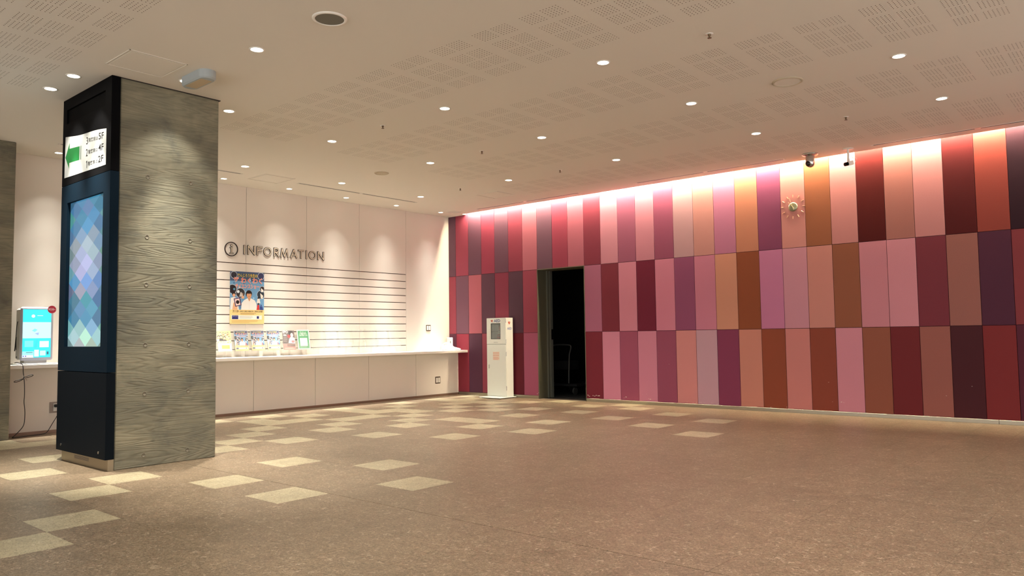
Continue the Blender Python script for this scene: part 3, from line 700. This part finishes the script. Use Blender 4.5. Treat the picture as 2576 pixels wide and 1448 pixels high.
def art_dark(P):
    W, Hh = .212, .298
    P.rect(0, 0, W, Hh, (78, 70, 66)); P.rect(0, 0, W, .3*Hh, (196, 96, 84)); P.rect(.35*W, .15*Hh, W, .31*Hh, (120, 72, 52))
    P.poly([(.45*W, .35*Hh), (.55*W, .56*Hh), (.66*W, .66*Hh), (.9*W, .64*Hh), (W, .6*Hh), (W, .32*Hh)], (236, 226, 214))
    P.circ(.72*W, .84*Hh, .2*W, (18, 14, 16), .16*Hh); P.circ(.78*W, .76*Hh, .115*W, (236, 206, 188), .11*Hh); P.circ(.52*W, .70*Hh, .12*W, (186, 40, 40)); P.circ(.54*W, .70*Hh, .06*W, (150, 24, 28))
    P.text('EPO', .26*W, .92*Hh, .055, (240, 236, 228), .0006, .42*W); P.text('45th', .2*W, .76*Hh, .032, (240, 236, 228), .0006, .26*W)
    P.lines(.06*W, .4*W, .66*Hh, 6, .045*Hh, .012*Hh, (150, 142, 136)); P.rect(.72*W, .37*Hh, .95*W, .48*Hh, (188, 44, 50)); P.text('35周年', .835*W, .425*Hh, .02, (240, 220, 210), 0, .18*W)
    P.text('PLATINUM', .64*W, .22*Hh, .04, (58, 30, 24), .0006, .62*W); P.lines(.1*W, .95*W, .1*Hh, 2, .04*Hh, .014*Hh, (232, 190, 170))
def art_qr(P):
    W, Hh = .222, .310
    P.rect(0, 0, W, Hh, (236, 236, 226)); P.rect(.07*W, .05*Hh, .93*W, .95*Hh, (62, 150, 96))
    P.text('アンケート', .5*W, .86*Hh, .026, (230, 240, 230), .0006, .5*W); P.text('ご来場の皆様へ', .5*W, .78*Hh, .030, (240, 246, 238), .0008, .62*W); P.text('ご協力をお願いします', .5*W, .70*Hh, .024, (230, 240, 230), .0005, .68*W)
    P.rect(.2*W, .17*Hh, .8*W, .58*Hh, (240, 240, 232)); P.lines(.2*W, .8*W, .12*Hh, 1, .04*Hh, .012*Hh, (214, 232, 216))
flyer('flyer', ys[0], art_green, 'green and yellow flyer with a group of smiling faces beside the pillar', 'flyers in the leaflet rack')
sc = ['blue science show flyer, first of three from the pillar', 'blue science show flyer, middle one of three', 'blue science show flyer next to the dark flyer, glare across its corner']
for k in range(3): flyer('flyer', ys[k+1], lambda P: science(P, .212, .298, False), sc[k], 'flyers in the leaflet rack')
flyer('flyer', ys[4], art_dark, 'dark concert flyer with a woman in white and a red flower', 'flyers in the leaflet rack')
flyer('flyer', ys[5], art_qr, 'green flyer with a wide white border and blank white square', 'flyers in the leaflet rack', .222, .310)

# ------------------------------------------------------------------ switches, sockets
def plate(name, loc, label, cat, n=2, w=.114, h=.112):
    o = thing(name, loc, label, cat)
    bm = bmesh.new(); add_box(bm, (0, -w/2, -h/2), (.007, w/2, h/2), .002); bm_obj('cover_plate', bm, M_SWITCH, o)
    for k in range(n):
        y = (k-(n-1)/2)*w*.44; bm = bmesh.new(); add_box(bm, (.007, y-w*.17, -h*.36), (.011, y+w*.17, h*.36), .001); bm_obj('rocker' if cat == 'switch' else 'insert', bm, M_PLASTIC, o)
    return o
plate('wall_switch', (0, -.545, 1.24), 'bronze framed double light switch on the white wall above the counter', 'switch')
plate('floor_outlet', (DXF, -.536, .29), 'bronze framed double outlet low on the panel under the counter', 'socket', 2, .122, .125)
so = thing('wall_socket', (DXF, -6.835, .30), 'grey power socket with a black plug, left of the pillar', 'socket')
box('cover_plate', (0, -.062, -.065), (.007, .062, .065), M_ALU, so, .002); box('receptacle', (.007, -.022, -.045), (.012, .022, .045), M_PLASTIC, so, .001)
box('plug', (.012, -.018, .002), (.05, .018, .036), M_CABLE, so, .005)
# ------------------------------------------------------------------ charger kiosk
ki = thing('charger_kiosk', (.22, -7.07, CT), 'white tabletop battery rental kiosk with a bright cyan screen on the counter', 'kiosk')
M_KW = mat('kiosk white shell', (216, 214, 212), .4)
bm = bmesh.new(); add_box(bm, (-.11, -.165, .055), (.045, .165, .655), .02); bm_obj('body', bm, M_KW, ki)
bm = bmesh.new(); add_box(bm, (.045, -.170, .045), (.080, .175, .668), .016); bm_obj('bezel', bm, mat('kiosk bezel', (196, 198, 214), .35), ki)
box('base_plate', (-.14, -.235, 0), (.20, .175, .012), M_KW, ki, .003)
box('stand', (-.08, -.12, .012), (.05, .12, .056), M_KW, ki, .004)
P = Print(.00005); W, Hh = .296, .562
P.rect(0, 0, W, Hh, (0, 226, 240)); P.rect(0, .70*Hh, W, Hh, (0, 244, 252)); P.rect(0, .40*Hh, W, .735*Hh, (190, 250, 250))
P.circ(.36*W, .86*Hh, .065*W, (214, 252, 250)); P.rect(.5*W, .865*Hh, .7*W, .878*Hh, (200, 250, 250))
P.poly([(.32*W, .56*Hh), (.42*W, .60*Hh), (.52*W, .575*Hh), (.42*W, .53*Hh)], (120, 226, 230)); P.poly([(.42*W, .50*Hh), (.57*W, .52*Hh), (.55*W, .46*Hh)], (150, 170, 226))
P.poly([(.40*W, .2*Hh), (.50*W, .2*Hh), (.56*W, .37*Hh), (.46*W, .37*Hh)], (0, 210, 214)); P.rect(.08*W, .22*Hh, .38*W, .35*Hh, (110, 240, 244)); P.rect(.6*W, .21*Hh, .93*W, .34*Hh, (214, 246, 250)); P.rect(.62*W, .35*Hh, .95*W, .39*Hh, (0, 234, 240))
P.rect(0, .0, .4*W, .13*Hh, (150, 244, 248)); P.rect(.42*W, .02*Hh, .58*W, .16*Hh, (236, 246, 246)); P.rect(.62*W, .04*Hh, .82*W, .14*Hh, (190, 246, 248)); P.rect(.86*W, .06*Hh, .93*W, .12*Hh, (20, 90, 110)); P.rect(.13*W, .10*Hh, .36*W, .112*Hh, (20, 90, 100)); P.rect(0, 0, .38*W, .05*Hh, (232, 250, 250)); P.circ(.04*W, .03*Hh, .025*W, (40, 90, 200)); P.circ(.12*W, .03*Hh, .025*W, (90, 60, 160))
P.build('screen', M_TABLET, ki, T(.0805, -.148, .078) @ FACE_X)
P = Print(.0001); P.circ(0, 0, .048, (236, 224, 226), n=32); P.circ(0, 0, .045, (186, 22, 54), n=32); P.text('¥330~', 0, 0, .034, (240, 214, 218), .0005, .076)
bd = P.build('price_badge', M_PRINT, ki, T(.084, .152, .642) @ FACE_X)
for k, y in enumerate((0,)): tube('charging_lead', [(-.02, -.171, .50), (-.03, -.176, .46), (-.03, -.18, .38), (-.035, -.182, .30), (-.05, -.184, .20), (-.06, -.186, .155), (-.04, -.186, .16), (-.03, -.184, .28), (-.022, -.182, .34), (-.012, -.186, .22), (-.005, -.184, .17)], .004, M_CABLE, ki)
box('slot', (-.06, -.1665, .075), (-.045, -.165, .095), M_BLACK2, ki)
# its cable
cbx = .487
pts = [(.16, -7.25, CT+.02), (.28, -7.262, CT+.03), (.40, -7.262, CT+.016), (.470, -7.262, CT+.012), (cbx+.006, -7.262, CT-.03), (cbx, -7.258, .74), (cbx, -7.252, .69), (cbx, -7.243, .62), (cbx, -7.240, .52), (cbx, -7.240, .46), (cbx-.03, -7.235, .40), (.46, -7.222, .30), (.45, -7.220, .20), (.44, -7.225, .13), (.43, -7.27, .07), (.43, -7.32, .02), (.42, -7.34, .0055), (.40, -7.25, .0055), (.36, -7.10, .0055), (.32, -6.97, .0055), (.30, -6.93, .03), (.29, -6.885, .11), (.285, -6.84, .18), (.29, -6.80, .27), (.282, -6.83, .315)]
cbl = thing('power_cable', (0, 0, 0), 'thin black power cable hanging from the kiosk in a tied bow', 'cable')
tube('wire', pts, .0042, M_CABLE, cbl)
tube('tied_loop', [(cbx, -7.243, .685), (cbx+.004, -7.21, .70), (cbx+.004, -7.165, .712), (cbx+.004, -7.155, .697), (cbx+.004, -7.20, .682), (cbx+.002, -7.245, .672), (cbx+.004, -7.30, .655), (cbx+.004, -7.345, .645), (cbx+.004, -7.35, .63), (cbx+.004, -7.30, .637), (cbx, -7.25, .665)], .0038, M_CABLE, cbl, True)
tube('twist_tie', [(cbx+.01, -7.262, .70), (cbx+.012, -7.245, .69), (cbx+.012, -7.235, .665), (cbx+.01, -7.222, .648)], .003, M_CHROME, cbl)

# ------------------------------------------------------------------ telephone at the end of the counter
ph = thing('telephone', (.10, -.16, CT), 'white desk telephone with sloping handset at the corner end of the counter', 'telephone')
bm = bmesh.new(); add_box(bm, (-.05, .030, .0), (.105, .055, .238), .012); bm_obj('back_board', bm, M_PLASTIC, ph)
box('keyhole', (.052, .028, .13), (.062, .0302, .17), M_BLACK2, ph)
bm = bmesh.new()
prof = [(-.045, .012), (.31, .0), (.335, .012), (.33, .030), (.20, .055), (-.03, .105), (-.05, .09)]
A = [bm.verts.new((x, -.115, z)) for x, z in prof]; B = [bm.verts.new((x, .028, z)) for x, z in prof]
bm.faces.new(A); bm.faces.new(B[::-1])
for k in range(len(prof)): bm.faces.new((A[k], B[k], B[(k+1) % len(prof)], A[(k+1) % len(prof)]))
bmesh.ops.recalc_face_normals(bm, faces=bm.faces); bmesh.ops.bevel(bm, geom=list(bm.edges), offset=.005, segments=2, affect='EDGES'); bm_obj('body', bm, M_PLASTIC, ph)
bm = bmesh.new()
for i in range(4):
    for j in range(3): add_box(bm, (.20+i*.022, -.035+j*.02, .045-i*.005), (.215+i*.022, -.02+j*.02, .058-i*.006), .002)
bm_obj('keypad', bm, mat('grey keys', (170, 168, 160), .5), ph)
hs = [(-.02, 0, .094), (.02, 0, .128), (.08, 0, .128), (.15, 0, .108), (.21, 0, .080), (.245, 0, .052)]
cu = tube('handset', [(x, -.085, z) for x, y, z in hs], .018, M_PLASTIC, ph)
for x, z in ((-.012, .098), (.235, .056)): cyl('ear_cup', (x, -.085, z), .026, .024, .03, M_PLASTIC, ph, 'Z', 18)
tube('cord', [(-.03+.006*math.cos(i*1.6), -.125+.006*math.sin(i*1.6), .006+i*.0008+.004) for i in range(12)] + [(.0+.006*i+.005*math.cos(i*1.7), -.135+.005*math.sin(i*1.7), .009) for i in range(14)], .0028, M_PLASTIC, ph)
box('foot', (-.03, -.11, 0), (-.01, .02, .05), mat('grey foot', (110, 100, 90), .6), ph)

# ------------------------------------------------------------------ AED cabinet
ae = thing('defibrillator_cabinet', (1.165, -.225, 0), 'tall ivory AED defibrillator cabinet on a white base by the coloured wall', 'cabinet')
AW, AD = .45, .19
bm = bmesh.new(); add_box(bm, (.02, -.235, .010), (.505, .20, .024), .003); bm_obj('base_plate', bm, M_AED, ae)
bm = bmesh.new(); add_box(bm, (.05, -.2, .0), (.47, .18, .010)); bm_obj('rubber_pad', bm, M_BLACK2, ae)
bm = bmesh.new()   # upper case with real opening behind window
add_box(bm, (0, .012, .024), (AW, AD, .930)); add_box(bm, (0, .012, 1.375), (AW, AD, 1.391)); add_box(bm, (0, .012, .93), (.012, AD, 1.375)); add_box(bm, (AW-.012, .012, .93), (AW, AD, 1.375)); add_box(bm, (.012, AD-.012, .93), (AW-.012, AD, 1.375)); add_box(bm, (.012, .03, .93), (AW-.012, AD-.012, .945))
bm_obj('body', bm, M_AED, ae)
bm = bmesh.new(); w0, w1, v0, v1 = .105, .325, 1.020, 1.297
add_box(bm, (.003, 0, .934), (w0, .011, 1.388)); add_box(bm, (w1, 0, .934), (AW-.003, .011, 1.388)); add_box(bm, (w0, 0, .934), (w1, .011, v0)); add_box(bm, (w0, 0, v1), (w1, .011, 1.388))
ud = bm_obj('upper_door', bm, M_AED, ae)
bm = bmesh.new(); t = .006
add_box(bm, (w0, -.002, v0), (w1, .004, v0+t)); add_box(bm, (w0, -.002, v1-t), (w1, .004, v1)); add_box(bm, (w0, -.002, v0), (w0+t, .004, v1)); add_box(bm, (w1-t, -.002, v0), (w1, .004, v1)); bm_obj('window_seal', bm, M_BLACK, ud)
box('window_pane', (w0+t, .004, v0+t), (w1-t, .006, v1-t), M_GLASS, ud)
box('shelf', (.012, .03, 1.145), (AW-.012, AD-.012, 1.15), mat('grey shelf', (150, 152, 144), .5), ae)
ld = box('lower_door', (.003, 0, .03), (AW-.003, .011, .926), M_AED, ae, .0015)
box('handle', (.045, -.004, .505), (.058, .001, .575), M_CHROME, ld, .001)
for z in (1.34, .98, .76, .17): cyl('hinge', (AW+.002, .003, z), .005, .005, .075, M_CHROME, ae, 'Z', 10)
HEART = [(0, -.026), (-.026, .002), (-.024, .018), (-.012, .024), (0, .014), (.012, .024), (.024, .018), (.026, .002)]
P = Print(.00008)
P.poly([(x+.130, z+1.338) for x, z in HEART], (176, 62, 34)); P.poly([(.136, 1.355), (.126, 1.336), (.134, 1.338), (.124, 1.320), (.142, 1.343), (.134, 1.342), (.146, 1.353)], (244, 214, 190))
P.text('AED', .250, 1.338, .072, (44, 62, 118), .0016, .15); P.text('AED', .215, .962, .02, (110, 110, 104), 0, .10)
P.rect(.145, .655, .30, .800, (226, 206, 186))
for z in (.775, .735):
    for k in range(5): P.text('救', .165+k*.028, z, .022, (206, 120, 96), .0004)
P.lines(.155, .29, .705, 3, .018, .008, (222, 160, 140)); P.lines(.062, .068, 1.2, 6, .03, .02, (200, 198, 184), 0)
P.build('lettering', M_PRINT, ae, T(0, -.0006, 0) @ FACE_NY)
P = Print(.00008); P.poly([(x*1.1+.095, z*1.15+1.30) for x, z in HEART], (176, 62, 34)); P.poly([(.101, 1.317), (.091, 1.298), (.099, 1.300), (.088, 1.28), (.107, 1.305), (.099, 1.304), (.112, 1.316)], (244, 214, 190)); P.text('AED', .100, 1.20, .056, (92, 110, 168), .0012, .12)
P.build('side_lettering', M_PRINT, ae, T(AW+.0006, 0, 0) @ FACE_X)
df = thing('defibrillator', (1.165+.235, -.225+.105, 1.150), 'red and grey defibrillator pouch behind the cabinet window', 'defibrillator')
bm = bmesh.new(); add_box(bm, (-.02, -.04, 0), (.085, .03, .13), .015); bm_obj('case', bm, mat('grey pouch', (138, 134, 126), .6), df)
bm = bmesh.new(); add_box(bm, (.0, -.045, .03), (.05, -.04, .10), .002); bm_obj('panel', bm, mat('pink label', (206, 150, 142), .6), df)
df2 = thing('carry_bag', (1.165+.245, -.225+.10, .945), 'dark bag with red straps on the lower shelf behind the window', 'bag')
bm = bmesh.new(); add_box(bm, (-.05, -.03, 0), (.08, .03, .16), .02); bm_obj('pouch', bm, mat('dark pouch', (70, 62, 60), .7), df2)
tube('strap', [(-.04, -.035, .02), (-.045, -.04, .12), (-.01, -.04, .17), (.04, -.04, .12), (.05, -.036, .02)], .006, mat('red strap', (186, 56, 48), .6), df2)
box('red_label', (-.05, -.036, .085), (.02, -.031, .12), mat('red label', (196, 70, 50), .6), df2)

# ------------------------------------------------------------------ clock
ck_ = thing('wall_clock', (6.60, 0, 2.76), 'round metal wall clock with twelve separate hour bars on the pink panel', 'clock')
lathe('hub', [(0, .012), (.050, .012), (.060, .006), (.062, 0)], M_CLOCKHUB, ck_, 40, Matrix.Rotation(PI/2, 4, 'X'))
bm0 = bmesh.new(); add_box(bm0, (-.0035, -.012, .128), (.0035, 0, .163), .001); me0 = bpy.data.meshes.new('hour_bar'); bm0.to_mesh(me0); bm0.free(); me0.materials.append(M_CLOCKM)
for k in range(12): link('hour_bar', me0, None, ck_, Matrix.Rotation(k*PI/6+.03, 4, 'Y'))
bm = bmesh.new(); add_box(bm, (-.0016, -.017, -.045), (.0016, -.0155, .130)); bm_obj('minute_hand', bm, mat('pale gold hand', (226, 206, 160), .4, .3), ck_, Matrix.Rotation(math.radians(-19.5), 4, 'Y'))
bm = bmesh.new(); add_box(bm, (-.0024, -.0155, -.035), (.0024, -.014, .090)); bm_obj('hour_hand', bm, mat('pale gold hand', (226, 206, 160), .4, .3), ck_, Matrix.Rotation(math.radians(-41), 4, 'Y'))
# ------------------------------------------------------------------ cameras
dc = thing('dome_camera', (6.99, -.40, H), 'silver dome security camera on the ceiling above the orange brown panel', 'security camera')
lathe('mount', [(0, 0), (.098, 0), (.098, -.012), (.088, -.020), (.06, -.026), (.056, -.034), (0, -.034)], M_CHROME, dc, 32)
lathe('housing', [(.055, -.034), (.056, -.10), (.052, -.135), (.040, -.160), (.02, -.172), (0, -.175)], M_CHROME, dc, 32)
d_ = (CAM-Vector((6.99, -.40, H-.12))); a_ = math.atan2(d_.y, d_.x)
bm = bmesh.new(); bmesh.ops.create_uvsphere(bm, u_segments=20, v_segments=14, radius=.040, matrix=T(0, 0, 0)); bm_obj('lens_window', bm, mat('smoked dome', (34, 16, 12), .1), dc, T(-.014, -.026, -.125), True)
bc = thing('box_camera', (7.44, -.35, H), 'small box security camera on a white stem hung from the ceiling', 'security camera')
lathe('mount_plate', [(0, 0), (.066, 0), (.066, -.006), (0, -.008)], M_PLASTIC, bc, 28)
cyl('stem', (0, 0, -.075), .012, .012, .14, M_PLASTIC, bc, 'Z', 16)
cyl('swivel', (.0, 0, -.145), .016, .014, .03, M_PLASTIC, bc, 'Z', 16)
Rb = T(.02, .0, -.185) @ Matrix.Rotation(math.radians(-128), 4, 'Z') @ Matrix.Rotation(math.radians(14), 4, 'Y')
bm = bmesh.new(); add_box(bm, (-.035, -.026, -.026), (.035, .026, .026), .004); bm_obj('body', bm, M_PLASTIC, bc, Rb)
bm = bmesh.new(); add_cyl(bm, (.056, 0, 0), .023, .023, .045, 'X', 20); bm_obj('lens', bm, M_BLACK, bc, Rb)
tube('lead', [(.0, .0, -.05), (.03, .0, -.09), (.05, .03, -.125), (.09, .035, -.12), (.085, .04, -.15), (.06, .045, -.175)], .003, M_PLASTIC, bc)

# ------------------------------------------------------------------ ceiling fittings
def downlight(x, y, label, wash=False, group='recessed ceiling downlights', r=.048, strong=False):
    if 'dl' not in protos or (wash and 'wl' not in protos):
        o = thing('wall_washer' if wash else 'downlight', (x, y, H), label, 'ceiling light', group); rr = .040 if wash else r
        lathe('trim_ring', [(rr+.012, .0), (rr+.012, -.004), (rr, -.0045), (rr-.002, .0)], M_TRIM, o, 28)
        cyl('lens', (0, 0, -.0015), rr-.001, rr-.001, .002, M_LAMP, o, 'Z', 28)
        protos['wl' if wash else 'dl'] = o
    else:
        o = copy_tree(protos['wl' if wash else 'dl']); o.location = (x, y, H); o['label'] = label; o['group'] = group
    if wash: [spot((x, y, H-.012), p_, WASH_C, a_, b_, .02) for a_, b_, p_ in WASH]
    elif strong: spot((x, y, H-.012), PILLAR_W, SPOT_C, 84, .5, .02); spot((x, y, H-.012), PILLAR_N, SPOT_C, 46, 1.0, .02)
    elif x < 5.5: spot((x, y, H-.012), SPOT_W*(2.4 if x < 3.3 and y > -6 else 1.9), SPOT_C, 100, .85)
    else: spot((x, y, H-.012), SPOT_W*(1.4 if y < -7 else .85), SPOT_C, 118, .75)
protos = {}
GX = [1.26, 3.15, 5.01, 6.90, 8.79, 10.68, 12.57]; ordn = ['first', 'second', 'third', 'fourth', 'fifth', 'sixth', 'seventh']
for yy, rn in ((-1.87, 'in the row nearest the coloured wall'), (-3.43, 'in the second row from the coloured wall'), (-4.98, 'in the third row from the coloured wall')):
    for k, xx in enumerate(GX): downlight(xx, yy, 'round recessed downlight, %s from the white wall %s' % (ordn[k], rn))
downlight(3.39, -6.39, 'round recessed downlight just right of the concrete pillar top', strong=True)
downlight(3.94, -7.10, 'round recessed downlight at the concrete pillar beside the grey pill fitting', strong=True)
downlight(5.06, -7.08, 'brightest round downlight above the pillar, near the big grey speaker', strong=True)
downlight(3.38, -7.81, 'round recessed downlight directly left of the black sign casing top', strong=True)
downlight(2.87, -7.82, 'leftmost round recessed downlight, left of the black sign casing', strong=True)
n_ = 0
for xx in (7.0, 8.8, 10.7, 12.6):  # unseen lamps added so the floor here bounces more light to the ceiling
    for yy in (-7.08, -8.64, -10.8):
        downlight(xx, yy, 'unseen round downlight added in the ceiling behind the viewpoint', group='added unseen downlights behind the viewpoint')
for k in range(7):
    downlight(.345, -.539-1.06*k, 'small wall washer spot close to the white wall, %s from the coloured wall' % ordn[k], True, 'wall washer spots along the white wall')
# speakers
def speaker(x, y, r, g, label):
    o = thing('ceiling_speaker', (x, y, H), label, 'speaker')
    lathe('rim', [(r, 0), (r, -.006), (r-.012, -.012), (r-.02, -.010), (r-.022, -.002)], M_TRIM if g is M_GREYG else M_BEIGEG, o, 40)
    cyl('grille', (0, 0, -.004), r-.02, r-.02, .006, g, o, 'Z', 40)
speaker(5.965, -7.05, .122, M_GREYG, 'large round ceiling speaker with grey grille and white rim')
speaker(2.21, -3.47, .100, M_BEIGEG, 'beige round ceiling speaker in front of the white wall')
speaker(7.86, -3.43, .135, M_CEIL, 'ceiling coloured round speaker cover above the coloured wall side')
# sprinklers
spl = None
for x, y, l in ((4.08, -5.00, 'small ceiling sprinkler between the first two perforated bands'), (7.84, -4.94, 'small ceiling sprinkler high in the upper right of the ceiling'), (7.88, -1.85, 'small ceiling sprinkler above the two security cameras'),
  (4.07, -3.43, 'small ceiling sprinkler in the second downlight row, ceiling centre'), (4.10, -1.88, 'small ceiling sprinkler in the downlight row nearest the coloured wall'), (2.20, -1.91, 'small ceiling sprinkler close to the white and coloured wall corner')):
    if spl is None:
        o = thing('sprinkler', (x, y, H), l, 'sprinkler', 'small ceiling sprinklers')
        lathe('flange', [(0, -.002), (.030, -.002), (.030, 0)], M_TRIM, o, 20); lathe('nozzle', [(.012, -.002), (.010, -.018), (.004, -.022), (.004, -.03), (.016, -.031), (.016, -.033), (0, -.033)], mat('dull brass', (110, 92, 70), .4, .8), o, 16); spl = o
    else:
        o = copy_tree(spl); o.location = (x, y, H); o['label'] = l
# linear diffusers
def slot(x0, y0, x1, y1, label):
    o = thing('linear_diffuser', ((x0+x1)/2, (y0+y1)/2, H), label, 'air vent', 'linear ceiling air slots')
    L = max(x1-x0, y1-y0); horiz = (x1-x0) > (y1-y0)
    R = Matrix() if horiz else Matrix.Rotation(PI/2, 4, 'Z')
    bm = bmesh.new(); h = L/2; w_ = .024
    add_box(bm, (-h, w_-.004, -.003), (h, w_, .0)); add_box(bm, (-h, -w_, -.003), (h, -w_+.004, 0)); add_box(bm, (-h, -w_, -.003), (-h+.006, w_, 0)); add_box(bm, (h-.006, -w_, -.003), (h, w_, 0)); add_box(bm, (-.03, -w_, -.003), (.03, w_, 0)); add_box(bm, (-h, -.003, -.0028), (h, .003, 0))
    bm_obj('frame', bm, M_TRIM, o, R)
    for a, b in ((-h+.03, -.03), (.03, h-.03)):
        bm = bmesh.new(); add_box(bm, (a, .003, -.0026), (b, w_-.006, -.0005)); add_box(bm, (a, -w_+.006, -.0020), (b, -.003, -.0005)); bm_obj('opening', bm, mat('air slot shadow', (42, 30, 24), .9), o, R)
slot(1.03, -.345, 3.31, -.297, 'long thin air slot over the doorway half of the coloured wall')
slot(4.37, -.375, 6.65, -.327, 'long thin air slot left of the silver dome camera')
slot(7.70, -.345, 9.98, -.297, 'long thin air slot right of the box camera')
slot(.785, -3.88, .833, -1.56, 'long thin air slot in front of the white wall above the sign')
slot(.785, -7.06, .833, -4.76, 'long thin air slot beside the pillar, mostly hidden')
vt = thing('exhaust_grille', (.545, -.385, H), 'small square ceiling exhaust grille in the corner by the light slot', 'air vent')
bm = bmesh.new(); add_box(bm, (-.105, -.10, -.006), (.105, -.09, 0)); add_box(bm, (-.105, .09, -.006), (.105, .10, 0)); add_box(bm, (-.105, -.1, -.006), (-.095, .1, 0)); add_box(bm, (.095, -.1, -.006), (.105, .1, 0)); bm_obj('frame', bm, M_TRIM, vt)
bm = bmesh.new()
for k in range(9): add_box(bm, (-.095, -.085+k*.02, -.005), (.095, -.078+k*.02, -.001))
bm_obj('louvre', bm, M_TRIM, vt); box('backing', (-.095, -.09, -.001), (.095, .09, -.0003), mat('vent shade', (120, 104, 84), .9), vt)
# pill fitting
pl = thing('ceiling_detector', (4.17, -7.10, H), 'pale grey pill shaped ceiling fitting above the concrete pillar', 'ceiling fitting')
def pill(L, Wd, z0, z1, ins, m, name):
    bm = bmesh.new(); rings = []
    for z, k in ((z0, 0), (z1+.012, 0), (z1, ins)):
        rr = Wd/2-k; pts = []
        for i in range(13): a = -PI/2+PI*i/12; pts.append((L/2-Wd/2+rr*math.cos(a), rr*math.sin(a), z))
        for i in range(13): a = PI/2+PI*i/12; pts.append((-L/2+Wd/2+rr*math.cos(a), rr*math.sin(a), z))
        rings.append([bm.verts.new(p) for p in pts])
    for A, B in zip(rings, rings[1:]):
        for k in range(len(A)): bm.faces.new((A[k], B[k], B[(k+1) % len(A)], A[(k+1) % len(A)]))
    bm.faces.new(rings[-1]); bm.faces.new(rings[0][::-1]); bmesh.ops.recalc_face_normals(bm, faces=bm.faces)
    return bm_obj(name, bm, m, pl)
pill(.42, .15, 0, -.075, .012, M_PILL, 'shell')
box('underside_panel', (-.14, -.05, -.0765), (.14, .05, -.0752), mat('beige lens', (190, 172, 140), .6), pl)
